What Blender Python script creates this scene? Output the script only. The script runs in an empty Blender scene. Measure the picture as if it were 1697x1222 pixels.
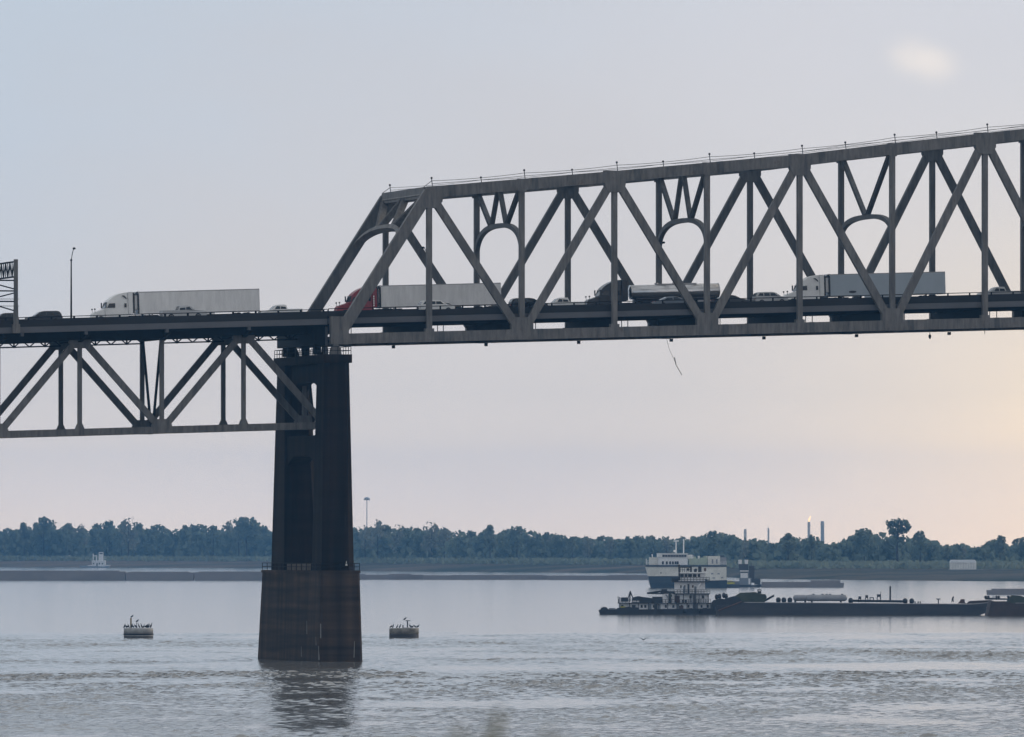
import bpy, math, random
from mathutils import Vector, Matrix
random.seed(7)
SC = bpy.context.scene
COL = SC.collection
# ------------------------------------------------------------------ camera
# world axes: X runs along the bridge, Y across it (away from the viewer), Z up, water at z = 0
TH = math.asin(0.25)
CT, ST = math.cos(TH), math.sin(TH)
FW = Vector((ST, CT, 0)); RT = Vector((CT, -ST, 0))
FPX, D0, HC = 16185.0, 1300.0, 15.42            # focal length in photo pixels, metres to the bridge, eye height
CXP, HOR = 848.5, 905.0
CAM = -D0*FW - ((565-CXP)/FPX*D0)*RT + Vector((0, 0, HC))
cd = bpy.data.cameras.new('camera'); cam = bpy.data.objects.new('camera', cd); COL.objects.link(cam)
cam.location = CAM
cam.matrix_world = Matrix(((RT.x, 0, -FW.x, CAM.x), (RT.y, 0, -FW.y, CAM.y), (0, 1, 0, CAM.z), (0, 0, 0, 1)))
cd.sensor_width = 36; cd.lens = FPX/1697*36; cd.shift_y = (HOR-611)/1697
cd.dof.use_dof = True; cd.dof.focus_distance = 1400; cd.dof.aperture_fstop = 8
cd.clip_start = 1; cd.clip_end = 40000
SC.camera = cam
# ------------------------------------------------------------------ world, sun, exposure
SUN_AZ, SUN_EL = math.radians(52), math.radians(20)   # to the right of the view, low, behind haze
W = bpy.data.worlds.new('World'); SC.world = W; W.use_nodes = True
def build_world():
    nt = W.node_tree; N = nt.nodes; L = nt.links; N.clear()
    out = N.new('ShaderNodeOutputWorld'); bg = N.new('ShaderNodeBackground'); L.new(bg.outputs[0], out.inputs[0])
    bg.inputs[1].default_value = 0.1
    tc = N.new('ShaderNodeTexCoord')
    def m(op, a, b=None, c=None, clamp=False):
        n = N.new('ShaderNodeMath'); n.operation = op; n.use_clamp = clamp
        for i, v in enumerate((a, b, c)):
            if v is None: continue
            if isinstance(v, (int, float)): n.inputs[i].default_value = v
            else: L.new(v, n.inputs[i])
        return n.outputs[0]
    def dot(vec):
        n = N.new('ShaderNodeVectorMath'); n.operation = 'DOT_PRODUCT'
        L.new(tc.outputs['Generated'], n.inputs[0]); n.inputs[1].default_value = vec
        return n.outputs['Value']
    DEG = 57.2958
    az = m('MULTIPLY', m('ARCTAN2', dot(RT), dot(FW)), DEG)
    el = m('MULTIPLY', m('ARCSINE', dot((0, 0, 1))), DEG)
    noi = N.new('ShaderNodeTexNoise'); noi.inputs['Scale'].default_value = 28; noi.inputs['Detail'].default_value = 4
    mp = N.new('ShaderNodeMapping'); mp.inputs['Scale'].default_value = (1, 1, 2.2)
    L.new(tc.outputs['Generated'], mp.inputs[0]); L.new(mp.outputs[0], noi.inputs['Vector'])
    nz = m('SUBTRACT', noi.outputs['Fac'], 0.5)
    def ss(v, a, b):
        n = N.new('ShaderNodeMapRange'); n.interpolation_type = 'SMOOTHSTEP'
        L.new(v, n.inputs[0]); n.inputs[1].default_value = a; n.inputs[2].default_value = b
        return n.outputs[0]
    def mix(f, a, b):
        n = N.new('ShaderNodeMix'); n.data_type = 'RGBA'
        L.new(f, n.inputs[0])
        for i, v in ((6, a), (7, b)):
            if isinstance(v, tuple): n.inputs[i].default_value = (*[10*x for x in v], 1)
            else: L.new(v, n.inputs[i])
        return n.outputs[2]
    def gauss(ca, wa, ce, we):
        a = m('POWER', m('ABSOLUTE', m('DIVIDE', m('SUBTRACT', az, ca), wa)), 2.0)
        e = m('POWER', m('ABSOLUTE', m('DIVIDE', m('SUBTRACT', el, ce), we)), 2.0)
        return m('EXPONENT', m('MULTIPLY', m('ADD', a, e), -1.0))
    cr = N.new('ShaderNodeValToRGB'); e = cr.color_ramp.elements
    stops = [(0.0, (1.20, .99, .83)), (.3, (1.10, .955, .855)), (.65, (.985, .89, .82)), (.9, (.84, .785, .755)), (1.5, (.725, .70, .70)), (2.3, (.68, .675, .70)), (3.2, (.655, .668, .715)), (5, (.65, .665, .71))]
    while len(e) < len(stops): e.new(.5)
    for k, (d_, c_) in enumerate(stops): e[k].position = d_/5; e[k].color = (*[x*.5 for x in c_], 1)
    L.new(m('DIVIDE', el, 5.0), cr.inputs[0])
    vm = N.new('ShaderNodeVectorMath'); vm.operation = 'SCALE'; vm.inputs['Scale'].default_value = 20; L.new(cr.outputs[0], vm.inputs[0])
    col = vm.outputs[0]
    grad = m('ADD', m('SUBTRACT', m('MULTIPLY', el, 1.4), m('MULTIPLY', az, 0.8)), m('MULTIPLY', nz, 2.6))
    col = mix(ss(grad, 2.7, 7.6), col, (0.565, 0.642, 0.735))
    warm = m('MULTIPLY', gauss(4.2, 2.2, 0.55, 1.3), m('ADD', 1.0, m('MULTIPLY', nz, 0.5)), clamp=True)
    tint = N.new('ShaderNodeMix'); tint.data_type = 'RGBA'; L.new(warm, tint.inputs[0]); tint.inputs[6].default_value = (1.012, 1.004, 1.0, 1); tint.inputs[7].default_value = (1.42, 1.20, .88, 1)
    t2 = N.new('ShaderNodeVectorMath'); t2.operation = 'MULTIPLY'; L.new(col, t2.inputs[0]); L.new(tint.outputs[2], t2.inputs[1])
    t3 = N.new('ShaderNodeVectorMath'); t3.operation = 'SCALE'; L.new(t2.outputs[0], t3.inputs[0]); L.new(m('ADD', m('MULTIPLY_ADD', ss(az, -.5, 3.0), .08, 1.0), m('MULTIPLY', nz, .10)), t3.inputs['Scale'])
    col = t3.outputs[0]
    # the small sunlit cloud
    n2 = N.new('ShaderNodeTexNoise'); n2.inputs['Scale'].default_value = 170; n2.inputs['Detail'].default_value = 5
    L.new(tc.outputs['Generated'], n2.inputs['Vector'])
    caz, cel = math.degrees(math.atan((1527-CXP)/FPX)), math.degrees(math.atan((HOR-101)/FPX))
    cl = m('MULTIPLY', gauss(m('ADD', m('MULTIPLY', el, -0.45), caz+cel*.45), .20, cel, .135), m('ADD', 0.0, m('MULTIPLY', n2.outputs['Fac'], 1.9)))
    col = mix(ss(cl, 0.08, 1.2), col, (0.91, 0.85, 0.81))
    sky = N.new('ShaderNodeTexSky'); sky.sky_type = 'NISHITA'; sky.sun_disc = False
    sky.sun_elevation = SUN_EL
    d = FW*math.cos(SUN_AZ) + RT*math.sin(SUN_AZ)
    sky.sun_rotation = math.atan2(d.x, d.y)
    sky.air_density = 1.6; sky.dust_density = 5.0
    hz = N.new('ShaderNodeMix'); hz.data_type = 'RGBA'; hz.inputs[0].default_value = 0.68
    L.new(sky.outputs[0], hz.inputs[6]); hz.inputs[7].default_value = (7.25, 7.22, 7.2, 1)
    fin = N.new('ShaderNodeMix'); fin.data_type = 'RGBA'
    L.new(ss(el, 5.0, 30.0), fin.inputs[0]); L.new(col, fin.inputs[6]); L.new(hz.outputs[2], fin.inputs[7])
    L.new(fin.outputs[2], bg.inputs[0])
build_world()
sl = bpy.data.lights.new('sun', 'SUN'); so = bpy.data.objects.new('sun', sl); COL.objects.link(so)
sl.energy = 0.9; sl.angle = math.radians(12); sl.color = (1.0, 0.86, 0.70)
_sd = (FW*math.cos(SUN_AZ)+RT*math.sin(SUN_AZ))*math.cos(SUN_EL) + Vector((0, 0, math.sin(SUN_EL)))
so.rotation_euler = _sd.to_track_quat('Z', 'Y').to_euler(); so.location = (0, 0, 300)
SC.view_settings.view_transform = 'Standard'; SC.view_settings.look = 'None'
SC.view_settings.exposure = 0; SC.view_settings.gamma = 1
SC.cycles.volume_max_steps = 64
SC.cycles.max_bounces = 8; SC.cycles.volume_bounces = 0

# ------------------------------------------------------------------ measuring helpers
def P(px, py, v):
    "point of the vertical plane Y = v that lies behind photo pixel (px, py)"
    k = (px-CXP)/FPX
    q = RT - k*FW
    u = CAM.x - q.y*(v-CAM.y)/q.x
    dep = FW.x*(u-CAM.x) + FW.y*(v-CAM.y)
    return Vector((u, v, HC + (HOR-py)/FPX*dep))
def at_depth(px, dep, z=0.0):
    p = CAM + FW*dep + RT*((px-CXP)/FPX*dep); p.z = z
    return p
def wdep(py): return FPX*HC/(py-HOR)
def zpx(py, dep): return HC + (HOR-py)/FPX*dep
# ------------------------------------------------------------------ materials
def mat(name, color, rough=0.6, metal=0.0, var=0.25, scale=0.6, stretch=(1, 1, 1), color2=None, bump=0.0, spec=0.5):
    m = bpy.data.materials.new(name); m.use_nodes = True
    nt = m.node_tree; N = nt.nodes; L = nt.links
    b = N['Principled BSDF']; b.inputs['Roughness'].default_value = rough; b.inputs['Metallic'].default_value = metal
    b.inputs['Specular IOR Level'].default_value = spec
    tc = N.new('ShaderNodeTexCoord'); mp = N.new('ShaderNodeMapping'); mp.inputs['Scale'].default_value = stretch
    no = N.new('ShaderNodeTexNoise'); no.inputs['Scale'].default_value = scale; no.inputs['Detail'].default_value = 6
    no.inputs['Roughness'].default_value = 0.65
    L.new(tc.outputs['Object'], mp.inputs[0]); L.new(mp.outputs[0], no.inputs['Vector'])
    cr = N.new('ShaderNodeValToRGB')
    c2 = color2 if color2 else tuple(c*(1-var) for c in color)
    c1 = color if color2 else tuple(min(1, c*(1+var)) for c in color)
    cr.color_ramp.elements[0].position = 0.32; cr.color_ramp.elements[0].color = (*c2, 1)
    cr.color_ramp.elements[1].position = 0.68; cr.color_ramp.elements[1].color = (*c1, 1)
    L.new(no.outputs['Fac'], cr.inputs[0]); L.new(cr.outputs[0], b.inputs['Base Color'])
    if bump:
        bm = N.new('ShaderNodeBump'); bm.inputs['Strength'].default_value = bump; bm.inputs['Distance'].default_value = 0.05
        L.new(no.outputs['Fac'], bm.inputs['Height']); L.new(bm.outputs[0], b.inputs['Normal'])
    return m
M = {}
def steel_mat(name, ca, cb, rust):
    m = bpy.data.materials.new(name); m.use_nodes = True
    nt = m.node_tree; N = nt.nodes; L = nt.links; b = N['Principled BSDF']; b.inputs['Roughness'].default_value = .6; b.inputs['Specular IOR Level'].default_value = .35
    tc = N.new('ShaderNodeTexCoord')
    def noise(sc, st, det=5):
        mp = N.new('ShaderNodeMapping'); mp.inputs['Scale'].default_value = st
        n = N.new('ShaderNodeTexNoise'); n.inputs['Scale'].default_value = sc; n.inputs['Detail'].default_value = det; n.inputs['Roughness'].default_value = .65
        L.new(tc.outputs['Object'], mp.inputs[0]); L.new(mp.outputs[0], n.inputs['Vector']); return n.outputs['Fac']
    def ramp(f, p0, c0, p1, c1):
        r = N.new('ShaderNodeValToRGB'); r.color_ramp.elements[0].position = p0; r.color_ramp.elements[0].color = (*c0, 1)
        r.color_ramp.elements[1].position = p1; r.color_ramp.elements[1].color = (*c1, 1); L.new(f, r.inputs[0]); return r.outputs[0]
    def mix(f, a, c, mode='MIX'):
        x = N.new('ShaderNodeMix'); x.data_type = 'RGBA'; x.blend_type = mode
        for i, v in ((0, f), (6, a), (7, c)):
            if isinstance(v, (int, float)): x.inputs[i].default_value = v
            elif isinstance(v, tuple): x.inputs[i].default_value = (*v, 1)
            else: L.new(v, x.inputs[i])
        return x.outputs[2]
    c = ramp(noise(.45, (1, 1, .5)), .34, cb, .66, ca)                       # paint of different ages
    c = mix(.8, c, ramp(noise(2.2, (1, 1, .12)), .35, (.55, .56, .58), .6, (1.12, 1.1, 1.08)), 'MULTIPLY')   # dirty runs
    c = mix(ramp(noise(1.1, (1, 1, .6), 8), .62, (0, 0, 0), .70, (.75, .75, .75)), c, rust)
    L.new(c, b.inputs['Base Color']); return m
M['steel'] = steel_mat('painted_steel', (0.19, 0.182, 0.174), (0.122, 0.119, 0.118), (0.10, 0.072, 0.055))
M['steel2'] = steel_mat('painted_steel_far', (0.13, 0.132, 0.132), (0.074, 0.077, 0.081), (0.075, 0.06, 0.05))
M['fascia'] = mat('fascia_steel', (0.12, 0.12, 0.13), 0.6, 0, scale=0.35, stretch=(.4, 1, 1), color2=(0.08, 0.083, 0.093))
M['parapet'] = mat('dark_parapet', (0.022, 0.020, 0.021), 0.8, 0, scale=0.5, stretch=(.3, 1, 2), color2=(0.010, 0.010, 0.011))  # near-black tone, darker than the fascia below it
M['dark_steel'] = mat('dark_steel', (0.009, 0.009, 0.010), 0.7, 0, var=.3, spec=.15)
M['asphalt'] = mat('asphalt', (0.05, 0.05, 0.052), 0.9, 0, scale=2)
M['cable'] = mat('cable', (0.05, 0.05, 0.05), 0.6)
def pier_mat(name, ca, cb, band, streak):
    m = bpy.data.materials.new(name); m.use_nodes = True
    nt = m.node_tree; N = nt.nodes; L = nt.links; b = N['Principled BSDF']; b.inputs['Roughness'].default_value = 0.9
    b.inputs['Specular IOR Level'].default_value = 0.2
    tc = N.new('ShaderNodeTexCoord')
    def noise(sc, st, det=6):
        mp = N.new('ShaderNodeMapping'); mp.inputs['Scale'].default_value = st
        n = N.new('ShaderNodeTexNoise'); n.inputs['Scale'].default_value = sc; n.inputs['Detail'].default_value = det
        L.new(tc.outputs['Object'], mp.inputs[0]); L.new(mp.outputs[0], n.inputs['Vector']); return n.outputs['Fac']
    def ramp(f, p0, c0, p1, c1):
        r = N.new('ShaderNodeValToRGB'); r.color_ramp.elements[0].position = p0; r.color_ramp.elements[0].color = (*c0, 1)
        r.color_ramp.elements[1].position = p1; r.color_ramp.elements[1].color = (*c1, 1); L.new(f, r.inputs[0]); return r.outputs[0]
    v = ramp(noise(0.55, (1, 1, .05)), .35, cb, .7, ca)                 # vertical runs of soot and rust
    h = ramp(noise(0.35, (.10, .10, 2.2)), .36, (.5, .48, .47), .66, (1.6, 1.45, 1.3))   # old water lines
    mx = N.new('ShaderNodeMix'); mx.data_type = 'RGBA'; mx.blend_type = 'MULTIPLY'; mx.inputs[0].default_value = band
    L.new(v, mx.inputs[6]); L.new(h, mx.inputs[7])
    s = ramp(noise(1.3, (1, 1, .03), 2), .70, (0, 0, 0), .78, (1, 1, 1))
    mx2 = N.new('ShaderNodeMix'); mx2.data_type = 'RGBA'; mm = N.new('ShaderNodeMath'); mm.operation = 'MULTIPLY'; mm.inputs[1].default_value = streak
    L.new(s, mm.inputs[0]); L.new(mm.outputs[0], mx2.inputs[0]); L.new(mx.outputs[2], mx2.inputs[6]); mx2.inputs[7].default_value = (.16, .155, .15, 1)
    L.new(mx2.outputs[2], b.inputs['Base Color'])
    return m
M['pier'] = pier_mat('sooty_concrete', (0.026, 0.017, 0.014), (0.005, 0.004, 0.004), .35, .35)
M['base'] = pier_mat('stained_pier_base', (0.078, 0.058, 0.046), (0.032, 0.025, 0.022), .85, .2)
M['levee_grass'] = mat('levee_grass', (0.06, 0.075, 0.035), .9, scale=2)
M['dry_grass'] = mat('dry_grass', (0.19, 0.18, 0.12), .9)
M['lime'] = mat('lime_crust', (0.19, 0.185, 0.18), 0.9, var=.3)
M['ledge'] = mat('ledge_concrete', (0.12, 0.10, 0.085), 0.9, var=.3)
M['white'] = mat('white_paint', (0.84, 0.84, 0.83), 0.4, var=.05, scale=1.2)
M['trailer'] = mat('trailer_white', (0.80, 0.79, 0.78), 0.45, var=.14, scale=.4, stretch=(3, 1, .6))
M['trailer_blue'] = mat('trailer_blue_grey', (0.42, 0.48, 0.53), 0.45, var=.06, scale=.4)
M['red'] = mat('red_paint', (0.24, 0.016, 0.022), 0.3, var=.1)
M['black'] = mat('black_paint', (0.008, 0.008, 0.012), 0.25, var=.1)
M['grey_dark'] = mat('dark_grey_paint', (0.035, 0.037, 0.045), 0.35, var=.1)
M['blue_grey'] = mat('blue_grey_paint', (0.19, 0.22, 0.26), 0.35, var=.1)
M['silver'] = mat('silver_paint', (0.42, 0.43, 0.44), 0.35, .3, var=.08)
M['chrome'] = mat('polished_tank', (0.62, 0.62, 0.62), 0.22, .9, var=.12, scale=.8, stretch=(.4, 1, 3))
M['glass'] = mat('dark_glass', (0.012, 0.016, 0.02), 0.08, var=.1)
M['tyre'] = mat('tyre', (0.015, 0.015, 0.016), 0.9)
M['rim'] = mat('rim', (0.35, 0.35, 0.36), 0.4, .6)
M['lamp'] = mat('lamp_lens', (0.65, 0.62, 0.5), 0.3)
M['tail'] = mat('tail_lens', (0.3, 0.02, 0.02), 0.3)
M['boat_white'] = mat('boat_white', (0.78, 0.78, 0.79), 0.5, var=.08, scale=.8)
M['boat_dark'] = mat('boat_dark', (0.022, 0.026, 0.036), 0.6, var=.25)
M['boat_rust'] = mat('boat_rust', (0.10, 0.06, 0.05), 0.8, var=.3)
M['barge'] = mat('barge_side', (0.06, 0.058, 0.064), 0.75, var=.3, scale=.25, stretch=(.4, 1, 2), color2=(0.03, 0.032, 0.044))
M['barge_deck'] = mat('barge_deck', (0.34, 0.34, 0.36), 0.8, var=.2)
M['barge_rust'] = mat('barge_rust', (0.062, 0.046, 0.044), 0.85, var=.3, scale=.3)
M['barge_far'] = mat('barge_far', (0.22, 0.21, 0.22), 0.8, var=.2, scale=.1, stretch=(.3, 1, 1))
M['tank'] = mat('grey_tank', (0.30, 0.31, 0.34), 0.6, var=.15)
M['green_tarp'] = mat('green_tarp', (0.055, 0.065, 0.045), 0.8, var=.4, scale=.5)
M['ship_hull'] = mat('ship_lower_hull', (0.05, 0.068, 0.09), 0.6, var=.2, scale=.2)
M['ship_cream'] = mat('ship_cream', (0.76, 0.74, 0.67), 0.6, var=.12, scale=.4)  # cream raised to carry the low sun on the stern house
M['ship_green'] = mat('ship_green', (0.45, 0.52, 0.42), 0.6, var=.15, scale=.6)
M['yellow'] = mat('yellow_paint', (0.55, 0.52, 0.06), 0.6)
M['buoy'] = mat('buoy_side', (0.34, 0.34, 0.34), 0.8, var=.3, scale=1.2)
M['buoy_dark'] = mat('buoy_foot', (0.03, 0.03, 0.035), 0.8)
M['buoy_old'] = mat('buoy_old_side', (0.19, 0.18, 0.16), 0.85, var=.5, scale=.8, stretch=(1, 1, 1.6))
M['bird'] = mat('dark_feathers', (0.012, 0.012, 0.015), 0.7)
M['mustard'] = mat('mustard_post', (0.18, 0.13, 0.05), 0.7)
M['stack'] = mat('pale_stack', (0.58, 0.62, 0.66), 0.8, var=.08)
M['stack_grey'] = mat('grey_stack', (0.42, 0.50, 0.60), 0.8, var=.08)
M['bark'] = mat('bark', (0.05, 0.04, 0.032), 0.95)
M['leaf'] = mat('leaf', (0.10, 0.12, 0.095), 0.8, var=.22, scale=.05, spec=.2)  # leaf colours paled and blued, holding part of the distant haze
M['leaf2'] = mat('leaf_dark', (0.085, 0.11, 0.09), 0.8, var=.22, scale=.05, spec=.2)
M['leaf_pale'] = mat('leaf_pale', (0.12, 0.132, 0.115), 0.8, var=.3, scale=.05, spec=.2)
for k_ in ('leaf', 'leaf2', 'leaf_pale'):        # thin leaves let light through
    nt_ = M[k_].node_tree; p_ = nt_.nodes['Principled BSDF']; ad_ = nt_.nodes.new('ShaderNodeAddShader'); tr_ = nt_.nodes.new('ShaderNodeBsdfTranslucent')
    nt_.links.new(p_.inputs['Base Color'].links[0].from_socket, tr_.inputs[0])
    nt_.links.new(p_.outputs[0], ad_.inputs[0]); nt_.links.new(tr_.outputs[0], ad_.inputs[1])
    nt_.links.new(ad_.outputs[0], nt_.nodes['Material Output'].inputs[0])

# ------------------------------------------------------------------ mesh helpers
class MB:
    def __init__(s): s.v = []; s.f = []; s.sm = []
    def add(s, vs, fs, smooth=False):
        o = len(s.v); s.v += [tuple(p) for p in vs]; s.f += [tuple(i+o for i in f) for f in fs]; s.sm += [smooth]*len(fs)
    def box(s, x0, x1, y0, y1, z0, z1):
        s.add([(x, y, z) for z in (z0, z1) for y in (y0, y1) for x in (x0, x1)],
              [(0, 2, 3, 1), (4, 5, 7, 6), (0, 1, 5, 4), (2, 6, 7, 3), (0, 4, 6, 2), (1, 3, 7, 5)]); return s
    def hexa(s, a, b):
        "a, b: two quads (4 points each) joined"
        s.add(list(a)+list(b), [(3, 2, 1, 0), (4, 5, 6, 7), (0, 1, 5, 4), (1, 2, 6, 5), (2, 3, 7, 6), (3, 0, 4, 7)]); return s
    def beam(s, p, q, h, w, side=Vector((0, 1, 0))):
        "bar from p to q: h across the direction, w along side"
        p = Vector(p); q = Vector(q); d = (q-p).normalized(); n = d.cross(side)
        if n.length < 1e-4: n = d.cross(Vector((1, 0, 0)))
        n.normalize(); sd = n.cross(d).normalized()
        c = [(n*h/2+sd*w/2), (-n*h/2+sd*w/2), (-n*h/2-sd*w/2), (n*h/2-sd*w/2)]
        s.hexa([p+k for k in c], [q+k for k in c]); return s
    def tube(s, p, q, r, n=8, r2=None):
        p = Vector(p); q = Vector(q); d = (q-p).normalized(); a = d.orthogonal().normalized(); b = d.cross(a)
        r2 = r if r2 is None else r2
        vs = []
        for c, rr in ((p, r), (q, r2)):
            for i in range(n):
                t = 2*math.pi*i/n; vs.append(c+(a*math.cos(t)+b*math.sin(t))*rr)
        fs = [(i, (i+1) % n, n+(i+1) % n, n+i) for i in range(n)]
        s.add(vs, fs, True); s.add(vs, [tuple(range(n))[::-1], tuple(range(n, 2*n))]); return s
    def path(s, pts, r, n=6):
        for i in range(len(pts)-1): s.tube(pts[i], pts[i+1], r, n)
        return s
    def prism(s, prof, y0, y1, inset=None):
        "profile of (x, z) extruded from y0 to y1; inset(i) narrows the width at that point"
        n = len(prof)
        ins = inset if inset else [0]*n
        vs = [(x, y0+ins[i], z) for i, (x, z) in enumerate(prof)] + [(x, y1-ins[i], z) for i, (x, z) in enumerate(prof)]
        fs = [tuple(range(n)), tuple(range(2*n-1, n-1, -1))] + [(i, n+i, n+(i+1) % n, (i+1) % n) for i in range(n)]
        s.add(vs, fs); return s
    def spine(s, pts, n=8):
        "one continuous lofted skin: pts = (x, y, z, radius)"
        vs = []; m = len(pts)
        for i, (x, y, z, r) in enumerate(pts):
            a = Vector(pts[max(0, i-1)][:3]); b = Vector(pts[min(m-1, i+1)][:3]); d = (b-a).normalized()
            e1 = d.cross(Vector((0, 1, 0)))
            e1 = e1.normalized() if e1.length > 1e-4 else Vector((1, 0, 0)); e2 = d.cross(e1)
            for k in range(n):
                t = 2*math.pi*k/n; vs.append(Vector((x, y, z))+(e1*math.cos(t)+e2*math.sin(t))*r)
        fs = [(i*n+k, i*n+(k+1) % n, (i+1)*n+(k+1) % n, (i+1)*n+k) for i in range(m-1) for k in range(n)]
        fs += [tuple(range(n))[::-1], tuple(range((m-1)*n, m*n))]
        s.add(vs, fs, True); return s
    def lathe(s, prof, c=(0, 0, 0), n=24):
        vs = []; m = len(prof)
        for (r, z) in prof:
            for k in range(n):
                t = 2*math.pi*k/n; vs.append((c[0]+r*math.cos(t), c[1]+r*math.sin(t), c[2]+z))
        fs = [(i*n+k, i*n+(k+1) % n, (i+1)*n+(k+1) % n, (i+1)*n+k) for i in range(m-1) for k in range(n)]
        s.add(vs, fs, True); s.add(vs, [tuple(range(n))[::-1], tuple(range((m-1)*n, m*n))]); return s
    def ball(s, c, r, n=10, sz=1.0):
        pr = [(r*math.sin(math.pi*i/6)+1e-3, -r*sz*math.cos(math.pi*i/6)) for i in range(7)]
        return s.lathe(pr, c, n)
    def build(s, name, m, parent=None, bevel=0):
        me = bpy.data.meshes.new(name); me.from_pydata(s.v, [], s.f); me.update()
        me.polygons.foreach_set('use_smooth', s.sm)
        o = bpy.data.objects.new(name, me); COL.objects.link(o)
        me.materials.append(M[m] if isinstance(m, str) else m)
        if parent: o.parent = parent
        if bevel:
            b = o.modifiers.new('bevel', 'BEVEL'); b.width = bevel; b.segments = 2; b.limit_method = 'ANGLE'
        return o
def tag(o, label, cat, group=None, kind=None):
    if label: o['label'] = label
    if cat: o['category'] = cat
    if group: o['group'] = group
    if kind: o['kind'] = kind
    return o
def thing(name, label, cat, loc, rot=(0, 0, 0), group=None):
    o = bpy.data.objects.new(name, None); COL.objects.link(o); o.location = loc; o.rotation_euler = rot
    o.empty_display_size = 0.5
    return tag(o, label, cat, group)
def bx(name, m, parent, *b, bevel=0): return MB().box(*b).build(name, m, parent, bevel)
VIEWROT = -TH                                   # turns local x to the viewer's right

# ------------------------------------------------------------------ river
import numpy as np
def build_water():
    m = bpy.data.materials.new('river_water'); m.use_nodes = True
    nt = m.node_tree; N = nt.nodes; L = nt.links; b = N['Principled BSDF']
    b.inputs['Base Color'].default_value = (0.19, 0.19, 0.185, 1); b.inputs['Roughness'].default_value = 0.08
    b.inputs['IOR'].default_value = 1.33
    tc = N.new('ShaderNodeTexCoord'); no = N.new('ShaderNodeTexNoise'); no.inputs['Scale'].default_value = .9; no.inputs['Detail'].default_value = 3
    L.new(tc.outputs['Object'], no.inputs['Vector'])
    bp = N.new('ShaderNodeBump'); bp.inputs['Strength'].default_value = .6; bp.inputs['Distance'].default_value = 0.095
    L.new(no.outputs['Fac'], bp.inputs['Height']); L.new(bp.outputs[0], b.inputs['Normal'])
    # the near river has real waves: a random sea of short wind waves whose height follows the gust lanes
    rs = np.random.default_rng(5)
    NA, NB, DA, DB = 640, 2400, .40, .495
    ka = np.fft.fftfreq(NA, DA)[None, :]*2*np.pi; kb = np.fft.fftfreq(NB, DB)[:, None]*2*np.pi
    kk = np.hypot(ka, kb)+1e-6
    def field(lam, spread, direc):
        k0 = 2*np.pi/lam
        amp = np.exp(-((kk-k0)/(k0*.42))**2)/kk*(np.abs((kb*math.cos(direc)+ka*math.sin(direc))/kk)**spread)
        f = np.fft.ifft2(np.fft.fft2(rs.normal(size=(NB, NA)))*amp).real
        return f/f.std()
    def blobs(la, lb):
        amp = np.exp(-(ka*la)**2/8-(kb*lb)**2/8); f = np.fft.ifft2(np.fft.fft2(rs.normal(size=(NB, NA)))*amp).real
        return f/f.std()
    z = field(1.3, 1.5, .35)+.75*field(2.0, 2, -.25)+.22*field(3.6, 2, .1)
    z = z+.25*(z*z-1)
    a = (np.arange(NA)-NA/2)*DA; bb = np.arange(NB)*DB+560.0           # across / distance from the viewer
    dist = bb[:, None]+16*blobs(46, 40)+10*blobs(12, 16)
    lane = np.interp(dist, [560, 700, 820, 1000, 1120, 1185, 1215, 1262, 1290, 1330, 1400, 1480, 1580, 1700, 1747],
                     [.0155, .0155, .0145, .0145, .021, .022, .011, .009, .014, .024, .022, .016, .011, .006, .0])
    gust = np.clip(1+.30*blobs(7, 20)+.30*blobs(50, 60), .3, 2.0)
    edge = np.clip((NA/2*DA-np.abs(a))/12, 0, 1)[None, :]*np.clip((bb-560)/12, 0, 1)[:, None]
    z = z*lane*gust*edge*WAVE
    A, B_ = np.meshgrid(a, bb)
    pts = np.empty((NB*NA+8, 3)); Rv, Fv = np.array(RT), np.array(FW)
    pts[:NB*NA] = np.array((CAM.x, CAM.y, 0))+A.reshape(-1, 1)*Rv+B_.reshape(-1, 1)*Fv; pts[:NB*NA, 2] = z.reshape(-1)
    i = np.arange(NB-1)[:, None]*NA+np.arange(NA-1)[None, :]
    q = np.stack([i, i+1, i+1+NA, i+NA], -1).reshape(-1, 4)
    o = NB*NA; big = 6400
    for k, (x, y) in enumerate(((-big, -900), (big, -900), (big, 9300), (-big, 9300), (-big, 560), (big, 560), (big, bb[-1]), (-big, bb[-1]))):
        pts[o+k] = np.array((CAM.x, CAM.y, 0))+x*Rv+y*Fv; pts[o+k, 2] = 0
    c00, c10, c11, c01 = 0, NA-1, NB*NA-1, (NB-1)*NA
    q = np.vstack([q, [[o, o+1, o+5, o+4], [o+7, o+6, o+2, o+3], [o+4, c00, c01, o+7], [c10, o+5, o+6, c11]]])
    me = bpy.data.meshes.new('river'); me.vertices.add(len(pts)); me.vertices.foreach_set('co', pts.astype(np.float32).ravel())
    me.loops.add(q.size); me.loops.foreach_set('vertex_index', q.astype(np.int32).ravel())
    me.polygons.add(len(q)); me.polygons.foreach_set('loop_start', (np.arange(len(q))*4).astype(np.int32)); me.polygons.foreach_set('loop_total', np.full(len(q), 4, np.int32))
    me.update(); me.validate(); me.polygons.foreach_set('use_smooth', np.ones(len(q), bool)); me.materials.append(m)
    ob = bpy.data.objects.new('river', me); COL.objects.link(ob)
    tag(ob, None, None, kind='structure')
WAVE = 1.12
build_water()

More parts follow.
